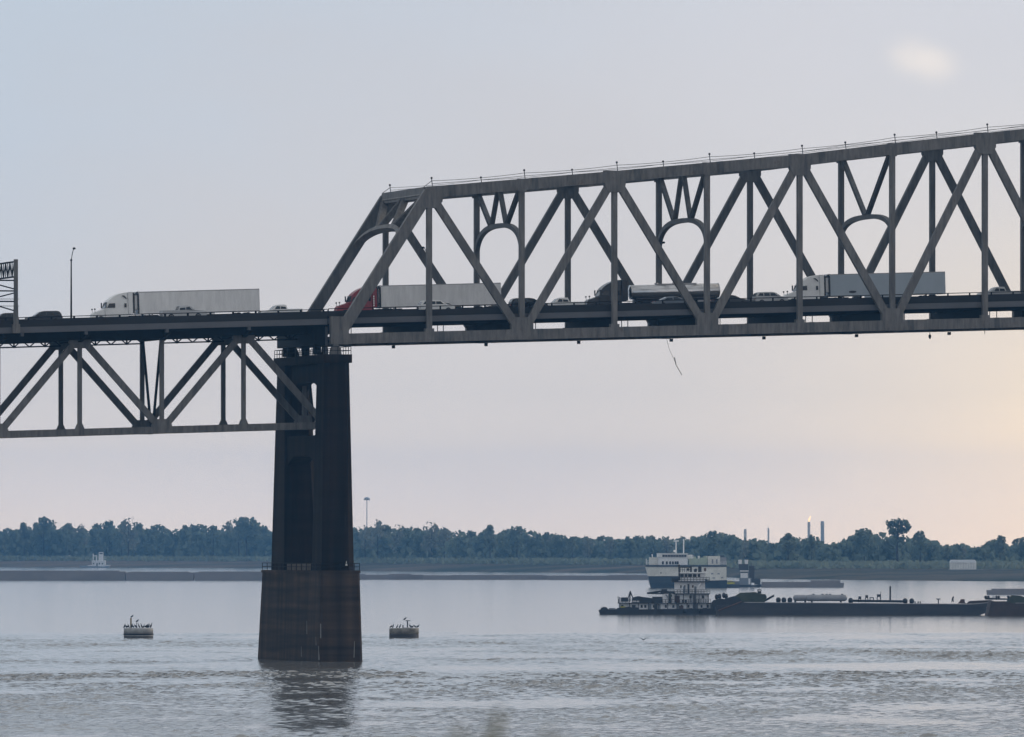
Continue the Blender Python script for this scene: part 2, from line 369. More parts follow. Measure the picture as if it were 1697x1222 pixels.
# ------------------------------------------------------------------ near levee with a few grass tips, out of focus
def build_levee():
    mb = MB(); row = [(-60, 13.4), (12, 13.6), (32, 13.2), (60, 8.5), (110, 1.0), (140, -1.0)]
    xs = [-160+20*i for i in range(17)]
    vs = [CAM-Vector((0, 0, HC))+RT*x+FW*d+Vector((0, 0, z)) for x in xs for d, z in row]; k = len(row)
    mb.add(vs, [(i*k+j, (i+1)*k+j, (i+1)*k+j+1, i*k+j+1) for i in range(len(xs)-1) for j in range(k-1)], True)
    tag(mb.build('levee', 'levee_grass'), None, None, kind='structure')
    rnd = random.Random(2)
    for px, py, n, label in ((789, 1172, 4, 'tall blurred grass tuft at the bottom edge of the picture'), (908, 1206, 2, 'short blurred grass tuft right of the taller tuft')):
        d = 17.0; p = at_depth(px, d, 13.35); t = thing('grass_tuft', label, 'grass', p, (0, 0, VIEWROT))
        h = zpx(py, d)-13.35
        for i in range(n):
            a, q = rnd.uniform(-.05, .05), rnd.uniform(-.04, .04); hh = h*(1 if i == 0 else rnd.uniform(.955, .99))
            MB().spine([(a*.6, 0, 0, .006), (a, 0, hh*.5, .005), (q*.6, 0, hh*.9, .004), (q, .01, hh-.05, .010), (q+.004, .02, hh-.02, .010), (q+.008, .02, hh, .002)], 5).build('stalk', 'dry_grass', t)
# ------------------------------------------------------------------ far bank
BANK = [(-900, 939, 7350), (0, 940, 7380), (440, 942, 7150), (600, 946.5, 6300), (850, 948.5, 6000), (1075, 950.5, 5800), (1250, 959.5, 5000),
        (1400, 961.5, 4900), (1697, 964, 4850), (2600, 968, 4700)]
def lerp_tab(tab, x, k):
    for a, b in zip(tab, tab[1:]):
        if x <= b[0]: t = (x-a[0])/(b[0]-a[0]); return a[k]+(b[k]-a[k])*max(0, t)
    return tab[-1][k]
def bank_wl(px): return wdep(lerp_tab(BANK, px, 1))
def bank_tree(px): return lerp_tab(BANK, px, 2)
def build_bank():
    m = bpy.data.materials.new('bank_soil'); m.use_nodes = True
    nt = m.node_tree; N = nt.nodes; L = nt.links; b = N['Principled BSDF']; b.inputs['Roughness'].default_value = .95; b.inputs['Specular IOR Level'].default_value = .1
    tc = N.new('ShaderNodeTexCoord'); no = N.new('ShaderNodeTexNoise'); no.inputs['Scale'].default_value = .007; no.inputs['Detail'].default_value = 7
    mp = N.new('ShaderNodeMapping'); mp.inputs['Scale'].default_value = (.2, 1.6, 14); L.new(tc.outputs['Object'], mp.inputs[0])
    L.new(mp.outputs[0], no.inputs['Vector'])
    cr = N.new('ShaderNodeValToRGB'); cr.color_ramp.elements[0].position = .36; cr.color_ramp.elements[0].color = (.018, .032, .024, 1)
    cr.color_ramp.elements[1].position = .66; cr.color_ramp.elements[1].color = (.12, .098, .078, 1)
    L.new(no.outputs['Fac'], cr.inputs[0]); L.new(cr.outputs[0], b.inputs['Base Color'])
    mb = MB(); rows = []; rnd = random.Random(3)
    xs = list(range(-900, 2601, 20))
    for px in xs:
        d0, d1 = bank_wl(px)+rnd.uniform(-12, 12), bank_tree(px)
        d1 = max(d1, d0+150)
        r = [at_depth(px, d0-30, -1.5), at_depth(px, d0, 0.0), at_depth(px, d0+(d1-d0)*.12, 1.4+rnd.uniform(-.3, .3)), at_depth(px, d0+(d1-d0)*.5, 3.2+rnd.uniform(-.3, .3)),
             at_depth(px, d1-20, 4.7), at_depth(px, d1+400, 5.4), at_depth(px, 9000, 6)]
        rows.append(r)
    k = len(rows[0]); vs = [p for r in rows for p in r]
    fs = [(i*k+j, (i+1)*k+j, (i+1)*k+j+1, i*k+j+1) for i in range(len(rows)-1) for j in range(k-1)]
    mb.add(vs, fs, True)
    tag(mb.build('far_bank', m), None, None, kind='structure')
build_bank()

build_levee()
# ------------------------------------------------------------------ bridge geometry
W_T = 24.4                                        # distance between the two tall trusses
VN, VF = 6.1, 18.3                                # the two trusses of the lower approach span
UA, UB = P(28, 0, 1).x, P(560, 0, 1).x
def _zr(px):
    y = (551.7-.0288*(px-28)-20.5) if px < 560 else (516-.025*(px-593))
    return P(px, y, 1).x, P(px, y, 1).z-0.5
ZT = [_zr(-900), _zr(28), _zr(560), _zr(1000), _zr(1697), _zr(2300)]
def zr(u): return lerp_tab(ZT, u, 1) if u > ZT[0][0] else ZT[0][1]
def slope(u): return (zr(u+2)-zr(u-2))/4
NODE = [557.5+153.5*i for i in range(12)]
TOPY = [None, 319, 306, 293, 279, 265.5, 247, 230, 213, 196, 179, 162]
def yb(x): return 561-.0245*(x-600)
BN = [P(x, yb(x), 0) for x in NODE]
TN = [None]+[P(x, TOPY[i], 0) for i, x in enumerate(NODE) if i]
for i in range(1, 12): TN[i].x = BN[i].x
def off(p, v): return Vector((p.x, v, p.z))
Y = Vector((0, 1, 0))
def gusset(mb, p, w, up, dn, v, t, flare=.0):
    prof = [(p.x-w/2, p.z+up), (p.x-w/2, p.z-dn*.55), (p.x-w*.32, p.z-dn), (p.x+w*.32, p.z-dn), (p.x+w/2, p.z-dn*.55), (p.x+w/2, p.z+up)]
    return mb.prism(prof, v-t, v+t)
def build_main_span():
    b = thing('truss_bridge', 'tall grey steel through truss span with curved top chord and arched cross frames', 'bridge', (BN[0].x, 12.2, BN[0].z))
    inv = -Vector(b.location)
    def put(mb, name, m, **k):
        o = mb.build(name, m, b, **k); o.location = inv; return o
    n = len(NODE)-1
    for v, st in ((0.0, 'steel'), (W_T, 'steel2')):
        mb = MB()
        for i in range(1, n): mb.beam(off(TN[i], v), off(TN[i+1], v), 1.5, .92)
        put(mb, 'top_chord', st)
        mb = MB()
        for i in range(0, n): mb.beam(off(BN[i], v), off(BN[i+1], v), 1.38, .92)
        put(mb, 'bottom_chord', st)
        for i in range(1, n):
            d = (TN[i+1]-TN[i]).normalized(); p = off(TN[i], v)+d*(2.6 if i % 2 else 1.3)
            put(MB().beam(p, p+d*.9, 1.53, .97), 'splice_plate', 'steel2' if v == 0 else 'steel')
            d = (BN[i+1]-BN[i]).normalized(); p = off(BN[i], v)+d*(1.2 if i % 2 else 2.1)
            put(MB().beam(p, p+d*.8, 1.41, .97), 'splice_plate', 'steel2' if v == 0 else 'steel')
        put(MB().beam(off(BN[0], v), off(TN[1], v), 1.5, .96), 'end_post', st)
        for i in range(1, n):
            if i % 2: put(MB().beam(off(TN[i], v), off(BN[i+1], v), 1.02, .80), 'diagonal', st)
            else: put(MB().beam(off(BN[i], v), off(TN[i+1], v), 1.02, .80), 'diagonal', st)
        for i in range(1, n+1):
            put(MB().beam(off(BN[i], v), off(TN[i], v), .70, .74), 'vertical', st)
            if i % 2:
                p = off(TN[i], v)
                if i == 1: put(MB().prism([(p.x-.35, p.z+.77), (p.x-1.4, p.z-2.1), (p.x+1.1, p.z-2.1), (p.x+1.75, p.z-1.2), (p.x+1.9, p.z+.93)], v-.5, v+.5), 'gusset_plate', st)
                else: put(gusset(MB(), p, 2.9, .80, 2.1, v, .50), 'gusset_plate', st)
                q = off(BN[i], v)
                put(MB().box(q.x-.6, q.x+.6, v-.49, v+.49, q.z-.69, q.z+1.1), 'gusset_plate', st)
            else:
                p = off(BN[i], v); w = 3.0
                prof = [(p.x-w/2, p.z-.70), (p.x+w/2, p.z-.70), (p.x+w/2, p.z+1.7), (p.x+w*.36, p.z+2.3), (p.x-w*.36, p.z+2.3), (p.x-w/2, p.z+1.7)]
                put(MB().prism(prof, v-.50, v+.50), 'gusset_plate', st)
                q = off(TN[i], v)
                put(MB().box(q.x-.55, q.x+.55, v-.485, v+.485, q.z-1.0, q.z+.77), 'gusset_plate', st)
        p = off(BN[0], v)
        prof = [(p.x-.85, p.z-.72), (p.x+1.6, p.z-.72), (p.x+1.6, p.z+1.5), (p.x+1.0, p.z+3.0), (p.x-.85, p.z+3.0)]
        put(MB().prism(prof, v-.52, v+.52), 'gusset_plate', st)
        # bearing on the pier
        put(MB().prism([(p.x-.15-.75, p.z-2.05), (p.x-.15+.75, p.z-2.05), (p.x-.15+.62, p.z-1.3), (p.x-.15+.3, p.z-.72), (p.x-.15-.3, p.z-.72), (p.x-.15-.62, p.z-1.3)], v-.5, v+.5), 'bearing', st)
    # transverse arched frames -------------------------------------------------
    def frame(fmap, ax, dc, ds, two, st, hw, top_drop=.0):
        "fmap(v, drop) gives a point; ax = thickness direction; dc, ds = drop of the crown and of the springing"
        def arch(v):
            t = abs(v-W_T/2)/(W_T/2); e = 2.7
            return ds-(ds-dc)*max(0, 1-t**e)**(1/e)
        vs = [W_T/2-W_T/2*math.cos(math.pi*i/26)*.985 for i in range(27)]
        mb = MB()
        for a, c in zip(vs, vs[1:]):
            p, q = fmap(a, arch(a)), fmap(c, arch(c))
            mb.beam(p, q, .62, hw, ax)
        put(mb, 'arch_rib', st)
        put(MB().beam(fmap(.3, top_drop), fmap(W_T-.3, top_drop), 1.0, hw, ax), 'top_strut', st)
        marks = [(0.4, 1/3), (1/2, 1/3), (1/2, 2/3), (0.4, 2/3)] if two else None
        segs = [(.6, W_T*.32), (W_T*.48, W_T*.34), (W_T*.52, W_T*.66), (W_T-.6, W_T*.68)] if two else [(.6, W_T*.48), (W_T-.6, W_T*.52)]
        for a, c in segs:
            p, q = fmap(a, top_drop+.3), fmap(c, arch(c)-.2)
            # laced strut: two angles with zig-zag bars
            mb = MB(); d = (q-p).normalized(); nrm = d.cross(ax).normalized()*.24
            mb.beam(p+nrm, q+nrm, .16, hw*.9, ax); mb.beam(p-nrm, q-nrm, .16, hw*.9, ax)
            k = max(6, int((q-p).length/.55))
            for i in range(k):
                s1, s2 = p.lerp(q, i/k), p.lerp(q, (i+1)/k)
                sg = 1 if i % 2 else -1
                mb.beam(s1+nrm*sg, s2-nrm*sg, .12, hw*.7, ax)
            put(mb, 'frame_strut', st)
    for i, cy, sy, cx, two in ((2, 374.5, 424, 827, True), (4, 366, 414, 1133, True), (6, 360, 392, 1437, False), (8, 352, 380, 1745, False), (10, 344, 372, 2050, False)):
        zc, zs, zt = P(cx, cy, W_T/2).z, P(NODE[i], sy, 0).z, TN[i].z
        u = BN[i].x
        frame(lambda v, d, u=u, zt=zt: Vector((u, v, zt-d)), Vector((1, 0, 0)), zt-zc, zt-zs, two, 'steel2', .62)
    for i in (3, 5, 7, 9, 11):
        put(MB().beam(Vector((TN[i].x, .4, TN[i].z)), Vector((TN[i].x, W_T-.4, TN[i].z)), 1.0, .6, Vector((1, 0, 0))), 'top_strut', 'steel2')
    for i in range(1, n):
        c = (TN[i]+TN[i+1])/2
        mb = MB(); mb.beam(off(TN[i], .4), off(TN[i+1], W_T-.4), .3, .4, Vector((0, 0, 1))); mb.beam(off(TN[i]-Vector((0, 0, .35)), W_T-.4), off(TN[i+1]-Vector((0, 0, .35)), .4), .3, .4, Vector((0, 0, 1)))
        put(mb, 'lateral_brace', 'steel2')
    e = (BN[0]-TN[1]).normalized(); nrm = e.cross(Y).normalized()
    frame(lambda v, d: Vector((TN[1].x, v, TN[1].z))+e*(d+.2), nrm, 5.1, 9.0, True, 'steel', .95, 0.0)
    put(MB().beam(Vector((TN[1].x-.2, .45, TN[1].z)), Vector((TN[1].x-.2, W_T-.45, TN[1].z)), 1.45, .9, Vector((1, 0, 0))), 'portal_strut', 'steel')
    # floor system -----------------------------------------------------------
    u0, u1 = BN[0].x-.9, BN[-1].x+6
    us = [u0+(u1-u0)*i/40 for i in range(41)]
    def strip(name, m, v0, v1, z0, z1):
        mb = MB()
        for a, c in zip(us, us[1:]):
            mb.hexa([(a, v0, zr(a)+z0), (a, v1, zr(a)+z0), (a, v1, zr(a)+z1), (a, v0, zr(a)+z1)], [(c, v0, zr(c)+z0), (c, v1, zr(c)+z0), (c, v1, zr(c)+z1), (c, v0, zr(c)+z1)])
        return put(mb, name, m)
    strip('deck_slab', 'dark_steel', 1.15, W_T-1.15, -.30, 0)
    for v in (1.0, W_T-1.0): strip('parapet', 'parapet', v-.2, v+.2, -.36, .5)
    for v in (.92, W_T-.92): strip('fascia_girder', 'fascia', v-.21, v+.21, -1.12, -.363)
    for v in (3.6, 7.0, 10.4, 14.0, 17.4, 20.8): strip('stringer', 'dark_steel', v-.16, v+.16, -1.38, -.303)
    for v in (1.0, W_T-1.0):
        mb = MB()
        for a, c in zip(us, us[1:]): mb.beam((a, v, zr(a)+.92), (c, v, zr(c)+.92), .10, .12)
        put(mb, 'guard_rail', 'dark_steel')
        mb = MB(); u = u0
        while u < u1: mb.box(u-.09, u+.09, v-.07, v+.07, zr(u)+.5, zr(u)+.88); u += 3.08
        put(mb, 'guard_rail_posts', 'dark_steel')
    for i in range(1, n+1):
        u = BN[i].x; zt, zb = zr(u)-1.385, BN[i].z-.62
        a = [(u-.3, .5, zb+.5), (u+.3, .5, zb+.5), (u+.3, .5, zt), (u-.3, .5, zt)]
        mb = MB()
        mb.hexa([(u-.28, .46, zt), (u+.28, .46, zt), (u+.28, .46, zb), (u-.28, .46, zb)], [(u-.28, W_T-.46, zt), (u+.28, W_T-.46, zt), (u+.28, W_T-.46, zb), (u-.28, W_T-.46, zb)])
        mb.box(u-.45, u+.45, 1.7, W_T-1.7, zb-.04, zb+.08)
        put(mb, 'floor_beam', 'dark_steel')
    for i in range(0, n):
        u = (BN[i].x*.72+BN[i+1].x*.28)
        for w in (1.6, 2.4):
            put(MB().beam((u, w*4, zr(u)-1.3), (u, w*4, BN[i].z+.2+slope(u)*3.5), .09, .09), 'drain_pipe', 'dark_steel')
        # lower lateral bracing
        mb = MB()
        mb.beam(off(BN[i], .5)+Vector((0, 0, -.38)), off(BN[i+1], W_T-.5)+Vector((0, 0, -.38)), .35, .4, Vector((0, 0, 1)))
        mb.beam(off(BN[i], W_T-.5)+Vector((0, 0, -.05)), off(BN[i+1], .5)+Vector((0, 0, -.05)), .3, .35, Vector((0, 0, 1)))
        put(mb, 'lower_lateral', 'dark_steel')
    for i in range(1, n+1):
        p = P(NODE[i]-71+12, yb(NODE[i])+1, W_T)
        put(MB().box(p.x-.17, p.x+.17, W_T-.3, W_T+.3, BN[i].z-1.08, BN[i].z-.68), 'hanger_bracket', 'dark_steel')
    # hand lines above the chords
    def topz(u):
        for i in range(1, n):
            if u <= TN[i+1].x: return TN[i].z+(TN[i+1].z-TN[i].z)*(u-TN[i].x)/(TN[i+1].x-TN[i].x)+.75
        return TN[n].z
    for v, h, dx in ((0.0, 1.05, .35), (W_T, .95, .6)):
        tops = []
        for i in range(1, n):
            u = TN[i].x+dx; z = topz(u)
            mb = MB().beam((u+.12, v, z), (u, v, z+h), .09, .09); mb.ball((u, v, z+h+.08), .16, 8)
            if i == 1: mb.beam((u-1.1, v, z-.1), (u, v, z+h*.7), .07, .07)
            put(mb, 'handline_post', 'cable'); tops.append(Vector((u, v, z)))
        for f, sag in ((.35, .05), (.72, .16)):
            pts = []
            for a, c in zip(tops, tops[1:]):
                for k in range(8):
                    t = k/8; pts.append(a.lerp(c, t)+Vector((0, 0, h*f-sag*4*t*(1-t))))
            put(MB().path(pts, .028 if v else .034, 5), 'handline', 'cable')
    # navigation lamps below the chord
    for px, py in ((1541, 553), (1632, 548.5)):
        p = P(px, py, W_T if px < 1600 else 0); z = BN[0].z+(p.x-BN[0].x)*((BN[-1].z-BN[0].z)/(BN[-1].x-BN[0].x))-.7
        mb = MB().tube((p.x, p.y, z), (p.x, p.y, z-.75), .045)
        if px < 1600: mb.lathe([(.05, .3), (.18, .2), (.2, -.05), (.12, -.25), (.05, -.35)], (p.x, p.y, z-.6), 10)
        put(mb, 'navigation_lamp', 'dark_steel')
    return b
build_main_span()

# ---- lower approach span
def build_approach():
    xs = [-412, -276, -139.5, -3.5, 132, 268, 403.5, 539]
    def ybt(x): return 720-.0285*(x-11)
    def ytp(x): return 557.5-.0282*(x-150)
    B = [P(x, ybt(x), VN) for x in xs]; T = [P(x, ytp(x), VN) for x in xs]
    for i in range(len(xs)): T[i].x = B[i].x
    b = thing('deck_truss_span', 'lower deck truss span of dark steel running left from the pier under the roadway', 'bridge', (B[-1].x, 12.2, B[-1].z))
    inv = -Vector(b.location)
    def put(mb, name, m): o = mb.build(name, m, b); o.location = inv; return o
    n = len(xs)-1
    for v, st in ((VN, 'steel'), (VF, 'steel2')):
        put(MB().beam(off(B[0], v), off(B[-1], v), .92, .70), 'bottom_chord', st)
        put(MB().beam(off(T[0], v), off(T[-1], v), 1.1, .70), 'top_chord', 'dark_steel')  # near-black colour carries the shade under the deck overhang
        for i in range(n+1):
            topn = i % 2 == 0
            put(MB().beam(off(B[i], v), off(T[i], v), .56, .52), 'vertical', st)
            if topn:
                if i > 0: put(MB().beam(off(T[i], v), off(B[i-1], v), .86, .60), 'diagonal', st)
                if i < n: put(MB().beam(off(T[i], v), off(B[i+1], v), .86, .60), 'diagonal', st)
                p = off(T[i], v); put(gusset(MB(), p, 3.0, .56, 1.55, v, .37), 'gusset_plate', st)
                q = off(B[i], v); put(MB().prism([(q.x-.62, q.z+.4), (q.x+.62, q.z+.4), (q.x+.32, q.z+1.1), (q.x-.32, q.z+1.1)], v-.34, v+.34), 'gusset_plate', st)
            else:
                p = off(B[i], v)
                put(MB().prism([(p.x-1.35, p.z-.47), (p.x+1.35, p.z-.47), (p.x+1.35, p.z+.6), (p.x+.95, p.z+1.45), (p.x-.95, p.z+1.45), (p.x-1.35, p.z+.6)], v-.37, v+.37), 'gusset_plate', st)
    X = Vector((1, 0, 0))
    for i in range(n+1):
        u = B[i].x
        for a in (VN+.4, VF-.4):
            mid = Vector((u, 12.2+(1.1 if a > 12 else -1.1)*.6, B[i].z+.55))
            if i % 2: put(MB().beam(Vector((u, a, T[i].z-.4)), mid, .36, .3, X), 'sway_brace', 'dark_steel')
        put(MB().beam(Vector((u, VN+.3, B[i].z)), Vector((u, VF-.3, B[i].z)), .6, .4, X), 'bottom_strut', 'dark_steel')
        # floor beam cantilevers out to the deck edges
        z1, z0 = zr(u)-1.42, T[i].z-.75
        mb = MB().prism([(1.3, z1-.35), (VN-.4, z0), (VF+.4, z0), (W_T-1.3, z1-.35), (W_T-1.3, z1+.1), (1.3, z1+.1)], -.26, .26)
        mb.v = [(u+y, x, z) for (x, y, z) in mb.v]
        put(mb, 'floor_beam', 'dark_steel')
        if i < n:
            mb = MB(); mb.beam(off(B[i], VN+.3), off(B[i+1], VF-.3), .3, .28, Vector((0, 0, 1))); mb.beam(off(B[i], VF-.3)+Vector((0, 0, .3)), off(B[i+1], VN+.3)+Vector((0, 0, .3)), .3, .28, Vector((0, 0, 1)))
            put(mb, 'bottom_lateral', 'dark_steel')
            # light walkway truss slung between the floor beams
            v = 12.2; a, c = T[i].x+1.3, T[i+1].x-1.3
            def zz(u_, k): return T[i].z+(T[i+1].z-T[i].z)*(u_-T[i].x)/(T[i+1].x-T[i].x)-k
            mb = MB(); lo, hi = 1.10, .25
            mb.beam((a, v, zz(a, lo)), (c, v, zz(c, lo)), .18, .3); K = 8
            for k in range(K):
                ua, uc = a+(c-a)*k/K, a+(c-a)*(k+1)/K
                if k % 2: mb.beam((ua, v, zz(ua, hi)), (uc, v, zz(uc, lo)), .15, .12)
                else: mb.beam((ua, v, zz(ua, lo)), (uc, v, zz(uc, hi)), .15, .12)
                if k in (2, 6): mb.beam((ua, v, zz(ua, lo+.12)), (ua, v, zz(ua, hi)), .2, .16)
            put(mb, 'walkway_truss', 'dark_steel')
    u0, u1 = B[0].x-40, BN[0].x-1.05
    us = [u0+(u1-u0)*i/20 for i in range(21)]
    def strip(name, m, v0, v1, z0, z1):
        mb = MB()
        for a, c in zip(us, us[1:]):
            mb.hexa([(a, v0, zr(a)+z0), (a, v1, zr(a)+z0), (a, v1, zr(a)+z1), (a, v0, zr(a)+z1)], [(c, v0, zr(c)+z0), (c, v1, zr(c)+z0), (c, v1, zr(c)+z1), (c, v0, zr(c)+z1)])
        put(mb, name, m)
    strip('deck_slab', 'dark_steel', 1.15, W_T-1.15, -.30, 0)
    for v in (1.0, W_T-1.0): strip('parapet', 'parapet', v-.2, v+.2, -.40, .5)
    for v in (.92, W_T-.92): strip('fascia_girder', 'fascia', v-.21, v+.21, -1.18, -.403)
    for v in (3.6, 7.0, 10.4, 14.0, 17.4, 20.8): strip('stringer', 'dark_steel', v-.16, v+.16, -1.40, -.303)
    strip('inner_girder', 'dark_steel', 4.2, 4.5, -2.25, -.303)
    for v in (1.0, W_T-1.0):
        mb = MB()
        for a, c in zip(us, us[1:]): mb.beam((a, v, zr(a)+.86), (c, v, zr(c)+.86), .10, .12)
        put(mb, 'guard_rail', 'dark_steel')
        mb = MB(); u = u1-.5
        while u > u0: mb.box(u-.13, u+.13, v-.07, v+.07, zr(u)+.5, zr(u)+.82); u -= 3.08
        put(mb, 'guard_rail_posts', 'dark_steel')
    for px in (37, 143, 277, 413):
        u = P(px, 0, 1).x; put(MB().box(u-.2, u+.2, .9, 1.6, zr(u)-1.62, zr(u)-1.19), 'scupper', 'fascia')
    # end posts and end floor beam over the pier
    z = zr(P(520, 0, 8).x)
    pl, pr = P(478, 0, W_T), P(545, 0, 3.5)
    zc = P(560, 587, 0).z
    mb = MB().box(-6.2+3.1, -1.35, 2.4, W_T-.2, z-3.9, z-1.41)
    put(mb, 'end_floor_beam', 'dark_steel')
    for v in (5.2, 11.9, 20.8, 23.0):
        put(MB().box(-2.5, -1.6, v-.55, v+.55, zc+.02, z-3.903), 'end_bearing_post', 'dark_steel')
    for v in (1.6, 3.0):
        put(MB().box(-1.75, -1.45, v-.12, v+.12, zc+.02, z-1.41), 'expansion_hanger', 'fascia')
build_approach()
# road surface over both spans
def build_road():
    mb = MB(); us = [-170+12*i for i in range(30)]
    vs = [(u, v, zr(u)+.004) for u in us for v in (1.21, W_T-1.21)]
    mb.add(vs, [(2*i, 2*i+2, 2*i+3, 2*i+1) for i in range(len(us)-1)])
    tag(mb.build('road', 'asphalt'), None, None, kind='structure')
    b = thing('median_barrier', 'low concrete barrier along the middle of the bridge roadway', 'barrier', (0, 12.2, zr(0)))
    mb = MB()
    for a, c in zip(us, us[1:]):
        q = lambda u: [(u-0, 12.2-.3-12.2, zr(u)-zr(0)+.006), (u, .3, zr(u)-zr(0)+.006), (u, .1, zr(u)-zr(0)+.82), (u, -.1, zr(u)-zr(0)+.82)]
        mb.hexa(q(a), q(c))
    mb.build('barrier_wall', 'parapet', b)
build_road()

# ---- pier
def build_pier():
    zw = -2.0
    zb = P(565, 950, 0).z                      # top of the solid base
    zc0, zc1 = P(565, 602, 0).z, P(565, 588, 0).z
    b = thing('bridge_pier', 'dark stained concrete pier with two tapering shafts on a brown base in the river', 'pier', (-1, 11.5, 0))
    inv = -Vector(b.location)
    def put(mb, name, m, bevel=0): o = mb.build(name, m, b, bevel); o.location = inv; return o
    def oct_(u0, u1, v0, v1, z, c): return [(u0+c, v0, z), (u1-c, v0, z), (u1, v0+c, z), (u1, v1-c, z), (u1-c, v1, z), (u0+c, v1, z), (u0, v1-c, z), (u0, v0+c, z)]
    def loft(rings):
        n = len(rings[0]); mb = MB(); vs = [p for r in rings for p in r]
        fs = [(i*n+k, i*n+(k+1) % n, (i+1)*n+(k+1) % n, (i+1)*n+k) for i in range(len(rings)-1) for k in range(n)]
        fs += [tuple(range(n))[::-1], tuple(range((len(rings)-1)*n, len(rings)*n))]
        mb.add(vs, fs); return mb
    put(loft([oct_(-3.95, 2.2, -3.9, 33.2, zw, .3), oct_(-3.85, 2.1, -3.8, 32.9, 0, .3), oct_(-3.5, 1.8, -3.4, 31.6, zb, .3)]), 'pier_base', 'base')
    put(loft([oct_(-3.62, 1.9, -3.52, 31.75, zb, .3), oct_(-3.62, 1.9, -3.52, 31.75, zb+.35, .3)]), 'base_coping', 'base')
    put(loft([oct_(-3.1, 1.32, -2.8, 4.7, zb+.35, .9), oct_(-2.62, .80, -2.0, 3.5, zc0, .7)]), 'pier_shaft', 'pier')
    put(loft([oct_(-3.1, 2.0, 19.0, 28.6, zb+.35, .9), oct_(-2.62, .80, 21.0, 26.8, zc0, .7)]), 'pier_shaft', 'pier')
    put(loft([oct_(-2.9, 1.0, -2.35, 27.3, zc0, .15), oct_(-2.9, 1.0, -2.35, 27.3, zc1, .15)]), 'pier_cap', 'pier')
    # cross walls with haunched openings
    def wall(ztop, zbot, zhaunch, u0, u1, va, vb):
        K = 12; mb = MB()
        for k in range(K):
            def zz(t): s = abs(2*t-1); return zbot - (zbot-zhaunch)*max(0, (s-.45)/.55)**1.6
            t0, t1 = k/K, (k+1)/K; a, c = va+(vb-va)*t0, va+(vb-va)*t1
            mb.hexa([(u0, a, zz(t0)), (u1, a, zz(t0)), (u1, a, ztop), (u0, a, ztop)], [(u0, c, zz(t1)), (u1, c, zz(t1)), (u1, c, ztop), (u0, c, ztop)])
        return mb
    put(wall(zc0-.002, P(565, 632, 0).z, P(565, 655, 0).z, -1.9, .1, 3.3, 21.3), 'cross_wall', 'pier')
    put(wall(P(565, 721, 0).z, P(565, 755, 0).z, P(565, 775, 0).z, -2.5, .4, 3.5, 21.2), 'cross_wall', 'pier')
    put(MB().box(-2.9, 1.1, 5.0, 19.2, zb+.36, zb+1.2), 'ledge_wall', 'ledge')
    # railings
    def rail(name, z, u0, u1, v0, v1, h, step):
        for (a, c) in (((u0, v0), (u1, v0)), ((u1, v0), (u1, v1)), ((u1, v1), (u0, v1)), ((u0, v1), (u0, v0))):
            mb = MB(); A, C = Vector((*a, z)), Vector((*c, z)); k = max(1, round((C-A).length/step))
            for i in range(k+1):
                p = A.lerp(C, i/k); mb.tube(p, p+Vector((0, 0, h)), .045, 6)
            for f in (.5, 1.0): mb.tube(A+Vector((0, 0, h*f)), C+Vector((0, 0, h*f)), .04, 6)
            put(mb, name, 'dark_steel')
    rail('cap_railing', zc1, -2.75, .85, -2.2, 27.15, 1.05, 1.5)
    rail('base_railing', zb+.35, -3.45, 1.75, -3.3, 31.5, .95, 3.0)
    put(MB().tube((.3, -2.45, zc1-.5), (.3, -2.45, zb+6), .06), 'drain_pipe', 'dark_steel')
    mk = thing_mark = MB().prism([(-.14, 0), (.14, 0), (.05, .35), (0, .62), (-.05, .35)], -.1, .1)
    mk.v = [(x+.0, y-3.1, z+zb+1.0) for x, y, z in mk.v]
    put(mk, 'beacon', 'white')
    # pale drip marks of lime on the base: shallow crusts
    for px, y0, y1, w in ((508, 1030, 1052, .10), (531, 1034, 1058, .14), (524, 1056, 1070, .10), (529, 1071, 1094, .16), (587, 1063, 1090, .12), (500, 1073, 1090, .08)):
        p = P(px, (y0+y1)/2, -3.9); u = p.x
        if u > 2.0: continue
        z0, z1 = P(px, y1, -3.8).z, P(px, y0, -3.8).z
        v = lambda z: -3.8+.4*z/zb-.012
        if px < 535:       # on the long left flank
            vv = (519-px)/2.9; hw_ = .22 if w > .11 else .14; xu = lambda z: -3.85+.35*z/zb
            put(MB().hexa([(xu(z0)-.03, vv-hw_, z0), (xu(z0)+.05, vv-hw_, z0), (xu(z0)+.05, vv+hw_, z0), (xu(z0)-.03, vv+hw_, z0)], [(xu(z1)-.03, vv-hw_*.5+.3, z1), (xu(z1)+.05, vv-hw_*.5+.3, z1), (xu(z1)+.05, vv+hw_*.6+.3, z1), (xu(z1)-.03, vv+hw_*.6+.3, z1)]), 'lime_streak', 'lime')
            continue
        mb = MB().hexa([(u-w/2, v(z0)-.02, z0), (u+w/2, v(z0)-.02, z0), (u+w/2, v(z0)+.05, z0), (u-w/2, v(z0)+.05, z0)], [(u-w/2+.1, v(z1)-.02, z1), (u+w/4+.1, v(z1)-.02, z1), (u+w/4+.1, v(z1)+.05, z1), (u-w/2+.1, v(z1)+.05, z1)])
        put(mb, 'lime_streak', 'lime')
build_pier()

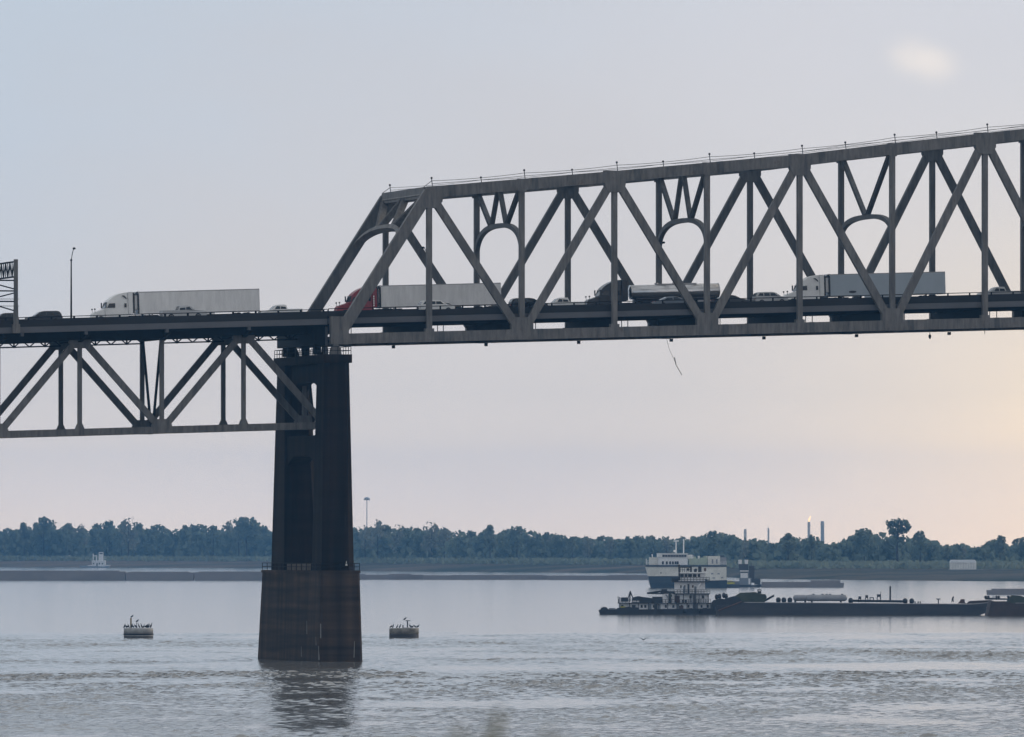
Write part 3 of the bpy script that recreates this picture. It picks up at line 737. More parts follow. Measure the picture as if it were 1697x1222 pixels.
# ------------------------------------------------------------------ lamps, gantry, rope
def street_lamp(px, py_top, v, z_base, arm_v, label, group=None, pole=True):
    p = P(px, py_top, v); u = p.x
    t = thing('street_lamp', label, 'street lamp', (u, v, z_base), group=group)
    h = p.z-z_base
    if pole:
        MB().tube((0, 0, 0), (0, 0, h-1.5), .14, 10, .085).build('pole', 'dark_steel', t)
        MB().box(-.22, .22, -.22, .22, 0, .5).build('pole_base', 'dark_steel', t)
        MB().path([(0, 0, h-1.5), (.02, arm_v*.4, h-.6), (.02, arm_v*.75, h-.05), (.02, arm_v, h)], .05).build('arm', 'dark_steel', t)
        MB().ball((0, 0, h-1.55), .16, 8).build('collar', 'dark_steel', t)
    else:
        MB().path([(0, 0, -.1), (.02, arm_v*.4, h*.7), (.02, arm_v*.85, h)], .05).build('arm', 'dark_steel', t)
    hd = MB().lathe([(.02, .14), (.14, .10), (.2, -.02), (.14, -.14), (.02, -.16)], (0, 0, 0), 10)
    hd.v = [(x*1.1, arm_v+y*1.7, h+z) for x, y, z in hd.v]
    hd.build('lamp_head', 'dark_steel', t)
u = P(118, 500, W_T-1).x
street_lamp(118, 412.5, W_T-1.0, zr(u)+.5, -1.9, 'tall thin street lamp on the bridge parapet between dark car and white truck')
street_lamp(709, 409.5, .5, P(711, 417, .5).z, 2.6, 'small lamp on a bent arm fixed to the first upright past the portal')
street_lamp(1092, 403, W_T-.5, P(1092, 409, W_T).z, -2.4, 'small lamp on a short arm on the far upright above the tank truck')
def build_gantry():
    p = P(25, 540, .9); u = p.x; zb = zr(u)-1.2
    t = thing('sign_gantry', 'dark steel sign gantry with box truss crossing the road at the left edge', 'gantry', (u, .4, zb))
    ht = P(25, 430, .4).z-zb
    for du in (0, -3.6):
        MB().prism([(du-.34, 1.2), (du+.34, 1.2), (du+.25, 4.0), (du+.25, ht), (du-.25, ht), (du-.25, 4.0)], -.22, .22).build('column', 'steel', t)
        MB().box(du-.5, du+.5, -.4, .4, .0, 1.2).build('column_foot', 'steel', t)
        MB().box(du-.25, du+.25, W_T-1.1, W_T-.66, 1.2, ht).build('column', 'steel', t)
        MB().box(du-.5, du+.5, W_T-1.25, W_T-.5, .0, 1.2).build('column_foot', 'steel', t)
    h0, h1 = P(25, 459, .4).z-zb, P(25, 434, .4).z-zb
    for du in (-.15, -3.45):
        for z in (h0, h1): MB().beam((du, .25, z), (du, W_T-1.1, z), .2, .2, Vector((1, 0, 0))).build('truss_chord', 'dark_steel', t)
        mb = MB(); K = 16
        for k in range(K):
            a, c = .3+(W_T-1.5)*k/K, .3+(W_T-1.5)*(k+1)/K
            mb.beam((du, a, h0 if k % 2 else h1), (du, c, h1 if k % 2 else h0), .12, .12, Vector((1, 0, 0)))
            mb.beam((du, a, h0), (du, a, h1), .1, .1, Vector((1, 0, 0)))
        mb.build('truss_lacing', 'dark_steel', t)
    for i, py in enumerate((465, 482.5, 500)):
        z = P(25, py, .4).z-zb; MB().beam((-.26, 0, z), (-3.34, 0, z), .18, .16).build('cross_tie', 'dark_steel', t)
    for a, c in ((469, 479), (486, 496), (504, 515)):
        za, zc = P(25, a, .4).z-zb, P(25, c, .4).z-zb
        if a == 486: za, zc = zc, za
        MB().beam((-3.34, .05, za), (-.26, .05, zc), .16, .12).build('brace', 'dark_steel', t)
    for py in (496, 507.5):
        z = P(25, py, .4).z-zb; MB().beam((-3.34, -.1, z), (.42, -.1, z), .07, .07).build('step_iron', 'dark_steel', t)
build_gantry()
def build_rope():
    a, m_, c = P(1105, 563, W_T), P(1117, 596, W_T), P(1130, 622, W_T)
    mid = P(1109.5, 580, W_T); m2 = P(1121, 606, W_T)
    t = thing('rope', 'thin frayed rope blown sideways hanging below the truss', 'rope', a)
    o = -a
    MB().path([a+o, mid+o, m_+o, m2+o], .024, 5).build('strand', 'cable', t)
    MB().path([m_+o+Vector((.06, 0, .3)), m2+o-Vector((.06, 0, -.1))], .06, 6).build('knot', 'cable', t)
    MB().path([m2+o, c+o], .045, 6).build('frayed_end', 'cable', t)
build_rope()

# ------------------------------------------------------------------ vehicles (local: nose at x = 0 looking to -x, wheels on z = 0)
def place(px_nose, v, left):
    u = P(px_nose, 500, v).x
    s = slope(u)
    return (u, v, zr(u)+.008), (0, (-1 if left else 1)*math.atan(s), 0 if left else math.pi)
def wheel(t, x, y, r, w=.24):
    o = MB().lathe([(r*.6, -w/2), (r*.96, -w/2), (r, -w*.3), (r, w*.3), (r*.96, w/2), (r*.6, w/2)], (0, 0, 0), 20).build('wheel', 'tyre', t)
    o.rotation_euler = (math.pi/2, 0, 0); o.location = (x, y, r)
    k = MB().lathe([(r*.2, -w*.45), (r*.6, -w*.52), (r*.6, w*.52), (r*.2, w*.45)], (0, 0, 0), 14).build('rim', 'rim', o)
def panel(name, m, t, prof, y, th=.02):
    "glass or trim lying on a side face, both sides"
    for s in (-1, 1):
        MB().prism(prof, s*y-th, s*y+th).build(name, m, t)
def semi(px_nose, v, label, paint, trailer, kind, visor=True, L=16.75, gap0=6.25, ztop=4.15):
    loc, rot = place(px_nose, v, True)
    t = thing('semi_truck', label, 'truck', loc, rot, group='articulated trucks on the bridge')
    hw = 1.22
    hood = [(.12, .45), (.0, .9), (.12, 1.35), (.35, 1.56), (1.75, 1.98), (1.75, .55)]
    MB().prism(hood, -hw*.86, hw*.86, [.1, .1, .15, .22, .06, .0]).build('hood', paint, t, bevel=.06)
    cabp = [(1.752, .55), (1.752, 2.0), (2.05, 2.80), (2.25, 3.08), (2.55, 3.34), (2.95, 3.60), (3.35, 3.80), (3.85, 3.98), (4.4, 4.09), (4.9, 4.13), (4.9, .55)]
    MB().prism(cabp, -hw, hw, [0, .0, .07, .12, .16, .18, .19, .2, .2, .2, 0]).build('cab', paint, t, bevel=.05)
    MB().prism([(4.93, 1.2), (4.93, 4.16), (5.55, 4.18), (5.55, 1.2)], -hw-.01, hw+.01).build('side_fairing', paint, t, bevel=.03)
    MB().prism([(1.80, 2.06), (2.06, 2.74), (2.02, 2.80), (1.72, 2.06)], -hw*.86, hw*.86).build('windshield', 'glass', t)
    panel('side_window', 'glass', t, [(2.0, 2.1), (2.3, 2.68), (3.12, 2.72), (3.12, 2.1)], hw-.005)
    panel('sleeper_window', 'glass', t, [(4.38, 2.1), (4.38, 2.66), (4.68, 2.66), (4.68, 2.1)], hw-.005)
    if kind != 'tank':
        for s in (-1, 1):
            MB().prism([(4.05, 3.72), (4.4, 3.72), (4.7, 3.42), (4.74, 3.2)], s*(hw-.1)-.05, s*(hw-.1)+.05).build('fairing_vent', 'glass', t)
    if visor: MB().prism([(1.92, 2.72), (2.02, 2.86), (2.2, 2.92), (2.14, 2.78)], -hw*.85, hw*.85).build('sun_visor', 'grey_dark', t)
    for s in (-1, 1):
        MB().beam((.42, s*.8, 1.4), (.38, s*.92, 1.95), .05, .05).build('hood_mirror', 'black', t)
        MB().ball((.38, s*.92, 1.98), .12, 8).build('hood_mirror', 'black', t)
        MB().box(1.72, 1.86, s*1.42-.12, s*1.42+.12, 2.1, 2.85).build('door_mirror', 'black', t)
        MB().box(.06, .18, s*.72-.16, s*.72+.16, .86, 1.12).build('headlight', 'lamp', t)
        MB().tube((2.4, s*.95, .72), (4.4, s*.95, .72), .33, 12).build('fuel_tank', 'chrome', t)
    MB().box(-.06, .2, -1.1, 1.1, .32, .78).build('bumper', 'chrome' if kind == 'tank' else paint, t)
    MB().box(5.552, 5.78, -1.15, 1.15, 1.3, 4.05).build('cab_gap_shade', 'black', t)  # black block added to give the gap behind the cab its shade
    bx('chassis', 'black', t, 1.0, 9.2, -.5, .5, .62, 1.02)
    for s in (-1, 1): wheel(t, 1.15, s*1.02, .52, .3); [wheel(t, x, s*.9, .52, .55) for x in (5.9, 7.2)]
    x0 = gap0; x1 = gap0+L
    if kind == 'tank':
        tk = MB(); r = .98; zc = 2.42
        tk.lathe([(.3, -.22), (r*.8, -.12), (r, .0), (r, L-.0), (r*.8, L+.12), (.3, L+.22)], (0, 0, 0), 28)
        tk.v = [(x0+z, x, zc+y) for x, y, z in tk.v]
        o = tk.build('tank', 'chrome', t)
        for f in (.0, .2, .4, .6, .8, 1.0):
            rb = MB().lathe([(r+.012, -.05), (r+.03, 0), (r+.012, .05)], (0, 0, 0), 28); rb.v = [(x0+z+L*f, x, zc+y) for x, y, z in rb.v]; rb.build('hoop', 'chrome', o)
        MB().box(x0+L*.3, x0+L*.75, -.35, .35, zc+r-.05, zc+r+.1).build('catwalk', 'rim', t)
        for f in (.3, .5): MB().lathe([(.26, 0), (.26, .2), (.2, .26)], (x0+L*f, 0, zc+r-.02), 12).build('manhole', 'rim', t)
        MB().tube((x0+.6, -.98, zc-.95), (x0+L-.6, -.98, zc-.95), .12, 8).build('hose_tube', 'grey_dark', t)
        bx('rear_frame', 'black', t, x0+.4, x1-.2, -.5, .5, .95, 1.5)
        for s in (-1, 1): MB().prism([(x1-3.2, 1.15), (x1-.1, 1.15), (x1-.1, .9), (x1-3.2, .9)], s*1.1-.15, s*1.1+.15).build('mudguard', 'rim', t)
    else:
        o = bx('trailer', trailer, t, x0, x1, -1.29, 1.29, 1.12, ztop, bevel=.03)
        for s in (-1, 1):
            mb = MB()
            k = int(L/1.2)
            for i in range(1, k): mb.box(x0+L*i/k-.02, x0+L*i/k+.02, s*1.297-.007, s*1.297+.007, 1.25, ztop-.12)
            mb.build('side_rivet_seams', trailer, o)
            MB().box(x0+.02, x1-.02, s*1.30-.012, s*1.30+.012, 1.12, 1.24).build('lower_rail', 'rim', o)
            MB().box(x0+.02, x1-.02, s*1.30-.012, s*1.30+.012, ztop-.11, ztop+.004).build('upper_rail', 'rim', o)
        if kind == 'reefer':
            q = MB().box(x0-.40, x0-.014, -1.02, 1.02, 1.75, ztop-.45).build('cooling_unit', 'trailer', t, bevel=.06)
            MB().box(x0-.44, x0-.40, -.6, .6, 2.0, 2.5).build('grille', 'black', q)
        MB().prism([(x0-.5, ztop-.28), (x0-.1, ztop+.02), (x0+.22, ztop+.03), (x0+.22, ztop-.07), (x0-.05, ztop-.1), (x0-.4, ztop-.42)], -1.31, 1.31).build('front_header', 'black', t)
        MB().box(x0-.012, x0+.16, -1.31, 1.31, 1.12, ztop-.2).build('front_frame', 'black', t)
        for s in (-1, 1): MB().box(x0+1.9, x0+2.05, s*.9-.08, s*.9+.08, .1, 1.12).build('landing_leg', 'rim', t)
        bx('rear_bumper', 'grey_dark', t, x1-.15, x1-.02, -1.1, 1.1, .5, .62)
        MB().box(x0+5, x0+10.5, -1.27, -1.22, .45, 1.1).build('side_skirt', trailer, t)
    for s in (-1, 1): [wheel(t, x, s*.95, .52, .55) for x in (x1-2.9, x1-1.6)]
    for z, y in ((1.35, .95),):
        bx('mud_flap', 'black', t, 8.3, 8.33, -1.1, 1.1, .25, .9)
    return t
s1 = semi(151, 18.2, 'white articulated truck left of the portal with plain pale trailer', 'white', 'trailer', 'reefer')
s2 = semi(556, 18.2, 'red articulated truck with white trailer behind the portal end post', 'red', 'trailer', 'reefer', L=16.9, gap0=5.95)
s3 = semi(970, 18.2, 'black truck pulling a shiny silver tank trailer', 'black', 'chrome', 'tank', L=12.4, gap0=6.4)
s4 = semi(1298, 18.2, 'white cab articulated truck with blue grey trailer and small oval mark', 'white', 'trailer_blue', 'reefer', L=16.6, gap0=6.25, ztop=4.2)
# small oval mark on the blue-grey trailer, white marks down the red sleeper, white tank behind the cabs
e = MB(); n = 16
e.v = []; ov = [(9.55+.55*math.cos(2*math.pi*i/n), 1.72+.17*math.sin(2*math.pi*i/n)) for i in range(n)]
MB().prism(ov, -1.312, -1.303).build('trailer_emblem', 'grey_dark', s4)
for i in range(5): MB().prism([(4.98, 2.78-.3*i), (5.16, 2.84-.3*i), (5.2, 2.62-.3*i), (5.02, 2.58-.3*i)], -1.262, -1.235).build('sleeper_marking', 'white', s2)
for s_ in (s1, s2): MB().tube((5.85, -.8, 1.25), (5.85, -.8, 1.62), .14, 10).build('fluid_bottle', 'white', s_)

def car(px_nose, v, left, kind, paint, label, L=None):
    loc, rot = place(px_nose, v, left)
    t = thing({'pickup': 'pickup_truck', 'suv': 'sport_utility_car', 'sedan': 'sedan_car'}[kind], label, 'pickup' if kind == 'pickup' else 'car', loc, rot, group='cars crossing the bridge')
    if kind == 'sedan':
        L0 = 4.8; low = [(0.1, .35), (0, .55), (.1, .78), (1.3, .98), (3.9, 1.02), (4.75, .95), (4.8, .6), (4.7, .35)]
        up = [(1.15, .96), (2.0, 1.40), (2.5, 1.48), (3.2, 1.45), (4.15, 1.0)]
        win = [[(1.65, 1.02), (2.12, 1.37), (2.62, 1.41), (2.62, 1.02)], [(2.70, 1.02), (2.70, 1.41), (3.15, 1.38), (3.72, 1.03)]]
        hw, wr, wx = .9, .33, (.95, 3.8)
    elif kind == 'suv':
        L0 = 4.85; low = [(0.08, .4), (0, .7), (.12, 1.0), (1.25, 1.15), (4.7, 1.18), (4.83, .8), (4.75, .4)]
        up = [(1.05, 1.13), (1.85, 1.66), (2.4, 1.76), (4.1, 1.75), (4.45, 1.66), (4.76, 1.16)]
        win = [[(1.55, 1.2), (2.0, 1.60), (2.6, 1.66), (2.6, 1.2)], [(2.68, 1.2), (2.68, 1.66), (3.5, 1.66), (3.5, 1.2)], [(3.6, 1.2), (3.6, 1.65), (4.1, 1.63), (4.4, 1.25)]]
        hw, wr, wx = .95, .37, (.95, 3.85)
    else:
        L0 = 5.8; low = [(0.1, .5), (0, .8), (.1, 1.12), (1.5, 1.25), (3.55, 1.27), (3.56, 1.3), (5.75, 1.3), (5.8, .8), (5.7, .5)]
        up = [(1.45, 1.23), (2.15, 1.82), (2.5, 1.92), (3.5, 1.9), (3.75, 1.26)]
        win = [[(1.9, 1.32), (2.28, 1.76), (2.7, 1.81), (2.7, 1.32)], [(2.78, 1.32), (2.78, 1.81), (3.42, 1.79), (3.55, 1.32)]]
        hw, wr, wx = 1.0, .42, (1.15, 4.65)
    k = (L or L0)/L0
    low = [(x*k, z) for x, z in low]; up = [(x*k, z) for x, z in up]
    MB().prism(low, -hw, hw, [.05, .05, .1]+[.02]*(len(low)-5)+[.06, .05]).build('body', paint, t, bevel=.05)
    MB().prism(up, -hw, hw, [.05]+[.18]*(len(up)-2)+[.05]).build('cabin', paint, t, bevel=.05)
    for w in win:
        for s in (-1, 1):
            # lean with the cabin side
            zs = [p[1] for p in w]; z0, z1 = min(zs), max(zs)
            mb = MB(); prof = [(x*k, z) for x, z in w]; nn = len(prof)
            yo = lambda z: s*(hw-.06-.125*(z-z0)/(z1-z0)+.012)
            mb.add([(x, yo(z), z) for x, z in prof]+[(x, yo(z)-s*.06, z) for x, z in prof], [tuple(range(nn)), tuple(range(2*nn-1, nn-1, -1))]+[(i, (i+1) % nn, nn+(i+1) % nn, nn+i) for i in range(nn)])
            mb.build('side_window', 'glass', t)
    a, c = up[0], up[1]
    ins = .2
    for (a, c, nm) in ((up[0], up[1], 'windshield'), (up[-1], up[-2], 'rear_window')):
        p0, p1 = Vector((a[0], 0, a[1])).lerp(Vector((c[0], 0, c[1])), .12), Vector((a[0], 0, a[1])).lerp(Vector((c[0], 0, c[1])), .9)
        MB().beam(p0, p1, .05, 2*(hw-ins)).build(nm, 'glass', t)
    for s in (-1, 1):
        for x in wx: wheel(t, x*k, s*(hw-.12), wr)
        z = low[2][1]
        MB().box(.03, .18, s*(hw-.28)-.14, s*(hw-.28)+.14, z-.2, z-.06).build('headlight', 'lamp', t)
        e = low[-3][0]
        MB().box(L0*k-.12, L0*k+.005, s*(hw-.18)-.1, s*(hw-.18)+.1, .8, 1.0).build('tail_light', 'tail', t)
        MB().box(up[0][0]+.35, up[0][0]+.5, s*(hw+.1)-.1, s*(hw+.1)+.1, up[0][1]+.05, up[0][1]+.2).build('door_mirror', paint, t)
    if kind == 'pickup':
        MB().box(3.85*k, 5.6*k, -hw+.12, hw-.12, 1.301, 1.305).build('bed_floor', 'black', t)
    return t
car(-14, 16.0, True, 'suv', 'grey_dark', 'dark car half out of frame behind the sign gantry', L=3.6)
car(43, 9.0, True, 'suv', 'grey_dark', 'dark sport utility car between sign gantry and street lamp')
car(341, 4.2, False, 'pickup', 'silver', 'silver pickup in front of the plain white trailer', L=6.1)
car(430, 17.5, True, 'pickup', 'white', 'white pickup between white trailer and bridge portal')
car(752, 4.2, False, 'suv', 'white', 'white sport utility car in front of the red truck trailer')
car(765, 9.6, False, 'sedan', 'black', 'black car half hidden by the white car beside the red truck trailer')
car(906, 4.2, False, 'suv', 'black', 'black car behind the first lower truss joint past the portal', L=5.2)
car(898, 17.5, True, 'pickup', 'white', 'white pickup ahead of the black tank truck')
car(1150, 4.2, False, 'sedan', 'blue_grey', 'blue grey sedan in front of the tank trailer', L=5.6)
car(1240, 4.2, False, 'sedan', 'grey_dark', 'dark sedan past the rear end of the tank trailer', L=5.0)
car(1304, 4.2, False, 'suv', 'silver', 'silver sport utility car meeting the white cab truck', L=4.7)
car(1622, 17.5, True, 'pickup', 'silver', 'pale pickup near the right edge of the bridge')

# ------------------------------------------------------------------ boats; each has its own scale, local x to the viewer's right
class Hull:
    def __init__(s, name, label, cat, px0, ywl, group=None, dy=0):
        s.d = wdep(ywl)+dy; s.px0, s.yw = px0, ywl+0.0; s.k = FPX/s.d
        s.yw = HOR+FPX*HC/s.d
        s.t = thing(name, label, cat, at_depth(px0, s.d), (0, 0, VIEWROT), group)
    def x(s, px): return (px-s.px0)/s.k
    def z(s, py): return (s.yw-py)/s.k
    def box(s, name, m, x0, x1, y0, y1, d0, d1, parent=None, bevel=0):
        return bx(name, m, parent or s.t, s.x(x0), s.x(x1), d0, d1, s.z(y1), s.z(y0), bevel=bevel)
    def prism(s, name, m, pts, d0, d1, parent=None, inset=None):
        return MB().prism([(s.x(a), s.z(b)) for a, b in pts], d0, d1, inset).build(name, m, parent or s.t)
    def bar(s, name, m, a, b, d, r, parent=None):
        return MB().tube((s.x(a[0]), d, s.z(a[1])), (s.x(b[0]), d, s.z(b[1])), r, 6).build(name, m, parent or s.t)
    def rail(s, name, m, x0, x1, y, h, d, n, parent=None):
        mb = MB(); a, b = s.x(x0), s.x(x1); z = s.z(y); hh = h/s.k
        for i in range(n+1):
            q = a+(b-a)*i/n; mb.tube((q, d, z), (q, d, z+hh), .055, 5)
        for f in (.5, 1): mb.tube((a, d, z+hh*f), (b, d, z+hh*f), .05, 5)
        return mb.build(name, m, parent or s.t)
def towboat():
    h = Hull('towboat', 'white and black river towboat with stacked decks pushing the long dark barge', 'boat', 992, 1018.3)
    B = 'boat_dark'; Wt = 'boat_white'
    h.prism('hull', B, [(992, 1011.5), (994.5, 1019.5), (1188, 1019.5), (1188, 1008), (1060, 1010), (1016, 1010), (997, 1010)], -5, 5)
    h.prism('stern_fender', B, [(995, 1010.2), (996.5, 1007.5), (1000, 1006.2), (1005, 1006.5), (1008, 1010.2)], -4.6, 4.6)
    h.prism('bulwark', B, [(1020, 1010), (1023, 1007.5), (1034, 1006.8), (1042, 1005.2), (1047, 1006.8), (1056, 1006.5), (1058.5, 1008), (1058.5, 1012), (1020, 1012)], -5.05, -4.7)
    h.box('deck_cargo', 'yellow', 1028, 1036, 1005, 1009, -4.4, -3.0)
    h.box('winch', 'tank', 1009, 1020, 1008, 1010.2, -3, 2)
    a = h.box('main_deckhouse', Wt, 1025.5, 1178.5, 1000, 1012, -4.0, 4.0)
    h.box('main_deck_roof', B, 1023.5, 1181, 999, 1000.2, -4.9, 4.9)
    for x, w in ((1031, 4), (1050, 6), (1063, 3.5), (1069, 3.5), (1083, 3), (1103, 3.4), (1115.5, 3.6), (1129, 3), (1140.5, 2.6), (1149, 3), (1162, 3), (1172.5, 3)):
        h.box('window', 'glass', x-w/2, x+w/2, 1002.6, 1007.4, -4.06, -3.98, a)
    for x in (1077, 1092, 1123, 1153.5): h.box('door', 'blue_grey', x-2.2, x+2.2, 1001.2, 1011.6, -4.05, -3.97, a)
    h.box('fuel_locker', 'boat_rust', 1125, 1132, 1004, 1009, -4.4, -4.0)
    h.rail('railing', B, 1025, 1060, 999, 6, -4.8, 6)
    for x in (1027, 1043, 1058, 1074, 1090, 1106, 1121, 1138, 1155, 1171, 1178): h.bar('stanchion', B, (x, 1010.5), (x, 1000), -4.75, .09)
    h.box('engine_room_door', 'glass', 1083.5, 1089, 1000.6, 1011.6, -4.06, -3.98, a)
    h.box('deck_locker', 'tank', 1098, 1112, 1009, 1012, -4.7, -4.1); h.box('deck_locker', B, 1140, 1147, 1008, 1012, -4.7, -4.1); h.box('capstan', B, 1164, 1170, 1007.5, 1012, -4.8, -4.2)
    h.box('rope_pile', 'boat_rust', 1118, 1123, 1009.5, 1012, -4.8, -4.1); h.box('guard_strake', B, 994, 1188, 1010.4, 1012.2, -5.12, -4.9)
    # machinery on the after roof
    h.box('engine_casing', B, 1029, 1041.5, 990.3, 997.4, -3, 3)
    h.box('engine_sill', Wt, 1028.5, 1042, 997.4, 999, -3.1, 3.1)
    h.prism('covered_boat', B, [(1047, 999), (1047.5, 990.5), (1054, 989), (1058, 988.2), (1066, 989.6), (1074, 990.5), (1081, 992), (1081, 999)], -2.5, 2.5)
    h.box('locker', 'boat_white', 1047, 1059, 995.4, 998, -2.7, -2.4)
    h.box('generator_box', B, 1081, 1097, 989.2, 999, -3.2, 3.2)
    for a_, b_ in (((1043.5, 998), (1044.3, 979.5)), ((1044.3, 980), (1041, 991)), ((1044.3, 980), (1048, 990))): h.bar('derrick', B, a_, b_, -2.5, .14)
    h.bar('flag_staff', B, (1024.5, 999), (1024, 988.5), -4.5, .1); h.bar('flag_staff', B, (1027.5, 999), (1027.3, 989.5), 3.5, .1)
    # second deck
    c = h.box('second_deckhouse', Wt, 1098, 1174.5, 985, 999, -3.6, 3.6)
    h.box('rusty_panel', 'boat_rust', 1117.5, 1126, 987.5, 998.8, -3.66, -3.58, c)
    for x in (1144, 1164.5): h.box('window', 'glass', x-1.9, x+1.9, 986.8, 992, -3.66, -3.58, c)
    for x in (1131.5, 1136): h.box('window', 'glass', x-1.8, x+1.8, 994, 998.5, -3.66, -3.58, c)
    h.box('stair_tower', 'grey_dark', 1148, 1152.5, 984, 1011.5, -4.6, -4.1)
    h.box('second_deck_roof', B, 1116, 1176, 983.6, 985, -4.6, 4.6)
    h.rail('railing', B, 1097, 1118, 999, 5.5, -4.7, 4); h.rail('railing', B, 1153, 1177, 999, 6, -4.7, 6)
    h.rail('railing', B, 1126, 1146, 999, 5, -4.7, 4)
    h.bar('crane_boom', B, (1072, 983.5), (1096, 980), -2.8, .24); h.bar('crane_boom', B, (1094, 981.2), (1118, 982.4), -2.8, .32)
    h.bar('crane_stay', B, (1078, 983.8), (1100, 984), -2.8, .14)
    h.prism('crane_cab', B, [(1096, 984.5), (1096, 976.5), (1105, 976.5), (1107, 984.5)], -3.2, -1.2)
    h.bar('crane_post', B, (1109.5, 999), (1109.5, 981), -3.8, .3); h.bar('crane_strut', 'tank', (1103, 985), (1108, 992), -3.9, .18)
    h.prism('life_raft', 'green_tarp', [(1108, 986), (1113.5, 985), (1113, 989), (1110, 990)], -4.4, -3.7)
    # third deck
    e = h.box('third_deckhouse', Wt, 1118, 1168, 965, 983.7, -2.9, 2.9)
    for x in (1128, 1134.5): h.box('window', 'glass', x-1, x+1, 970, 975, -2.96, -2.88, e)
    for x in (1133.5, 1152): h.box('door', 'blue_grey', x-1.8, x+1.8, 972, 983.4, -2.96, -2.88, e)
    h.rail('railing', B, 1117, 1176, 983.6, 6, -4.4, 12)
    h.box('third_deck_roof', B, 1112.5, 1175, 963.4, 965, -3.8, 3.8)
    h.rail('railing', B, 1113, 1175, 963.5, 6.5, -3.6, 12)
    h.box('wing_screen', B, 1113, 1124, 958.5, 963.5, -3.5, -3.4)
    h.bar('stairway', Wt, (1154.5, 977.5), (1161.5, 965), -3.4, .2)
    for x in (1120, 1132, 1144, 1158, 1173): h.bar('stanchion', B, (x, 999), (x, 985), -4.5, .08)
    h.box('vent_trunk', 'grey_dark', 1139, 1142, 968, 983.6, -3.3, -2.95); h.box('life_ring', 'boat_rust', 1146.5, 1149, 970, 974, -3.05, -2.95)
    # pilothouse
    p = h.box('pilothouse', Wt, 1125, 1168, 950.2, 963.4, -2.4, 2.4)
    for x0, x1 in ((1127, 1133), (1134, 1139), (1140, 1146.5), (1148, 1154), (1156, 1160)): h.box('window', 'glass', x0, x1, 951.5, 956.5, -2.46, -2.38, p)
    h.box('pilothouse_roof', 'white', 1123.5, 1174, 948.3, 950.2, -3.0, 3.0)
    h.rail('railing', B, 1127, 1145, 948.3, 7.5, -2.8, 5)
    h.bar('radar_mast', B, (1145, 948.3), (1145, 938), 0, .22); h.bar('radar_mast', B, (1125.3, 962), (1125, 936), -2.9, .2)
    h.bar('radar_bar', B, (1127, 940.3), (1144, 940.3), 0, .12)
    h.box('funnel', B, 1157, 1162.5, 938.5, 948.3, -1, 1); h.box('funnel', B, 1150, 1154.5, 943.5, 948.3, 0, 1)
    h.box('search_light', 'boat_rust', 1166.5, 1170, 941.5, 947, -1.5, -.5)
    for x, y in ((1136, 945.5), (1140, 944), (1153, 944.5)): MB().ball((h.x(x), -1.5, h.z(y)+.0), .32, 8).build('radome', Wt if x == 1136 else B, h.t)
    for x in (1134, 1160): MB().lathe([(.2, -.35), (.35, -.3), (.35, .3), (.2, .35)], (h.x(x), -5.1, .75), 10).build('tyre_fender', 'tyre', h.t)
    h.prism('push_knee', B, [(1180, 1016), (1180, 1001), (1184, 999.5), (1189, 1001), (1190, 1016)], -4.6, -3.2); h.prism('push_knee', B, [(1180, 1016), (1180, 1001), (1184, 999.5), (1189, 1001), (1190, 1016)], 3.2, 4.6)
    h.box('bow_winch', B, 1180, 1187, 1002, 1008.5, -2.5, 2.5)
    h.rail('bow_railing', B, 1176.5, 1187, 1008, 8, -4.8, 3)
towboat()
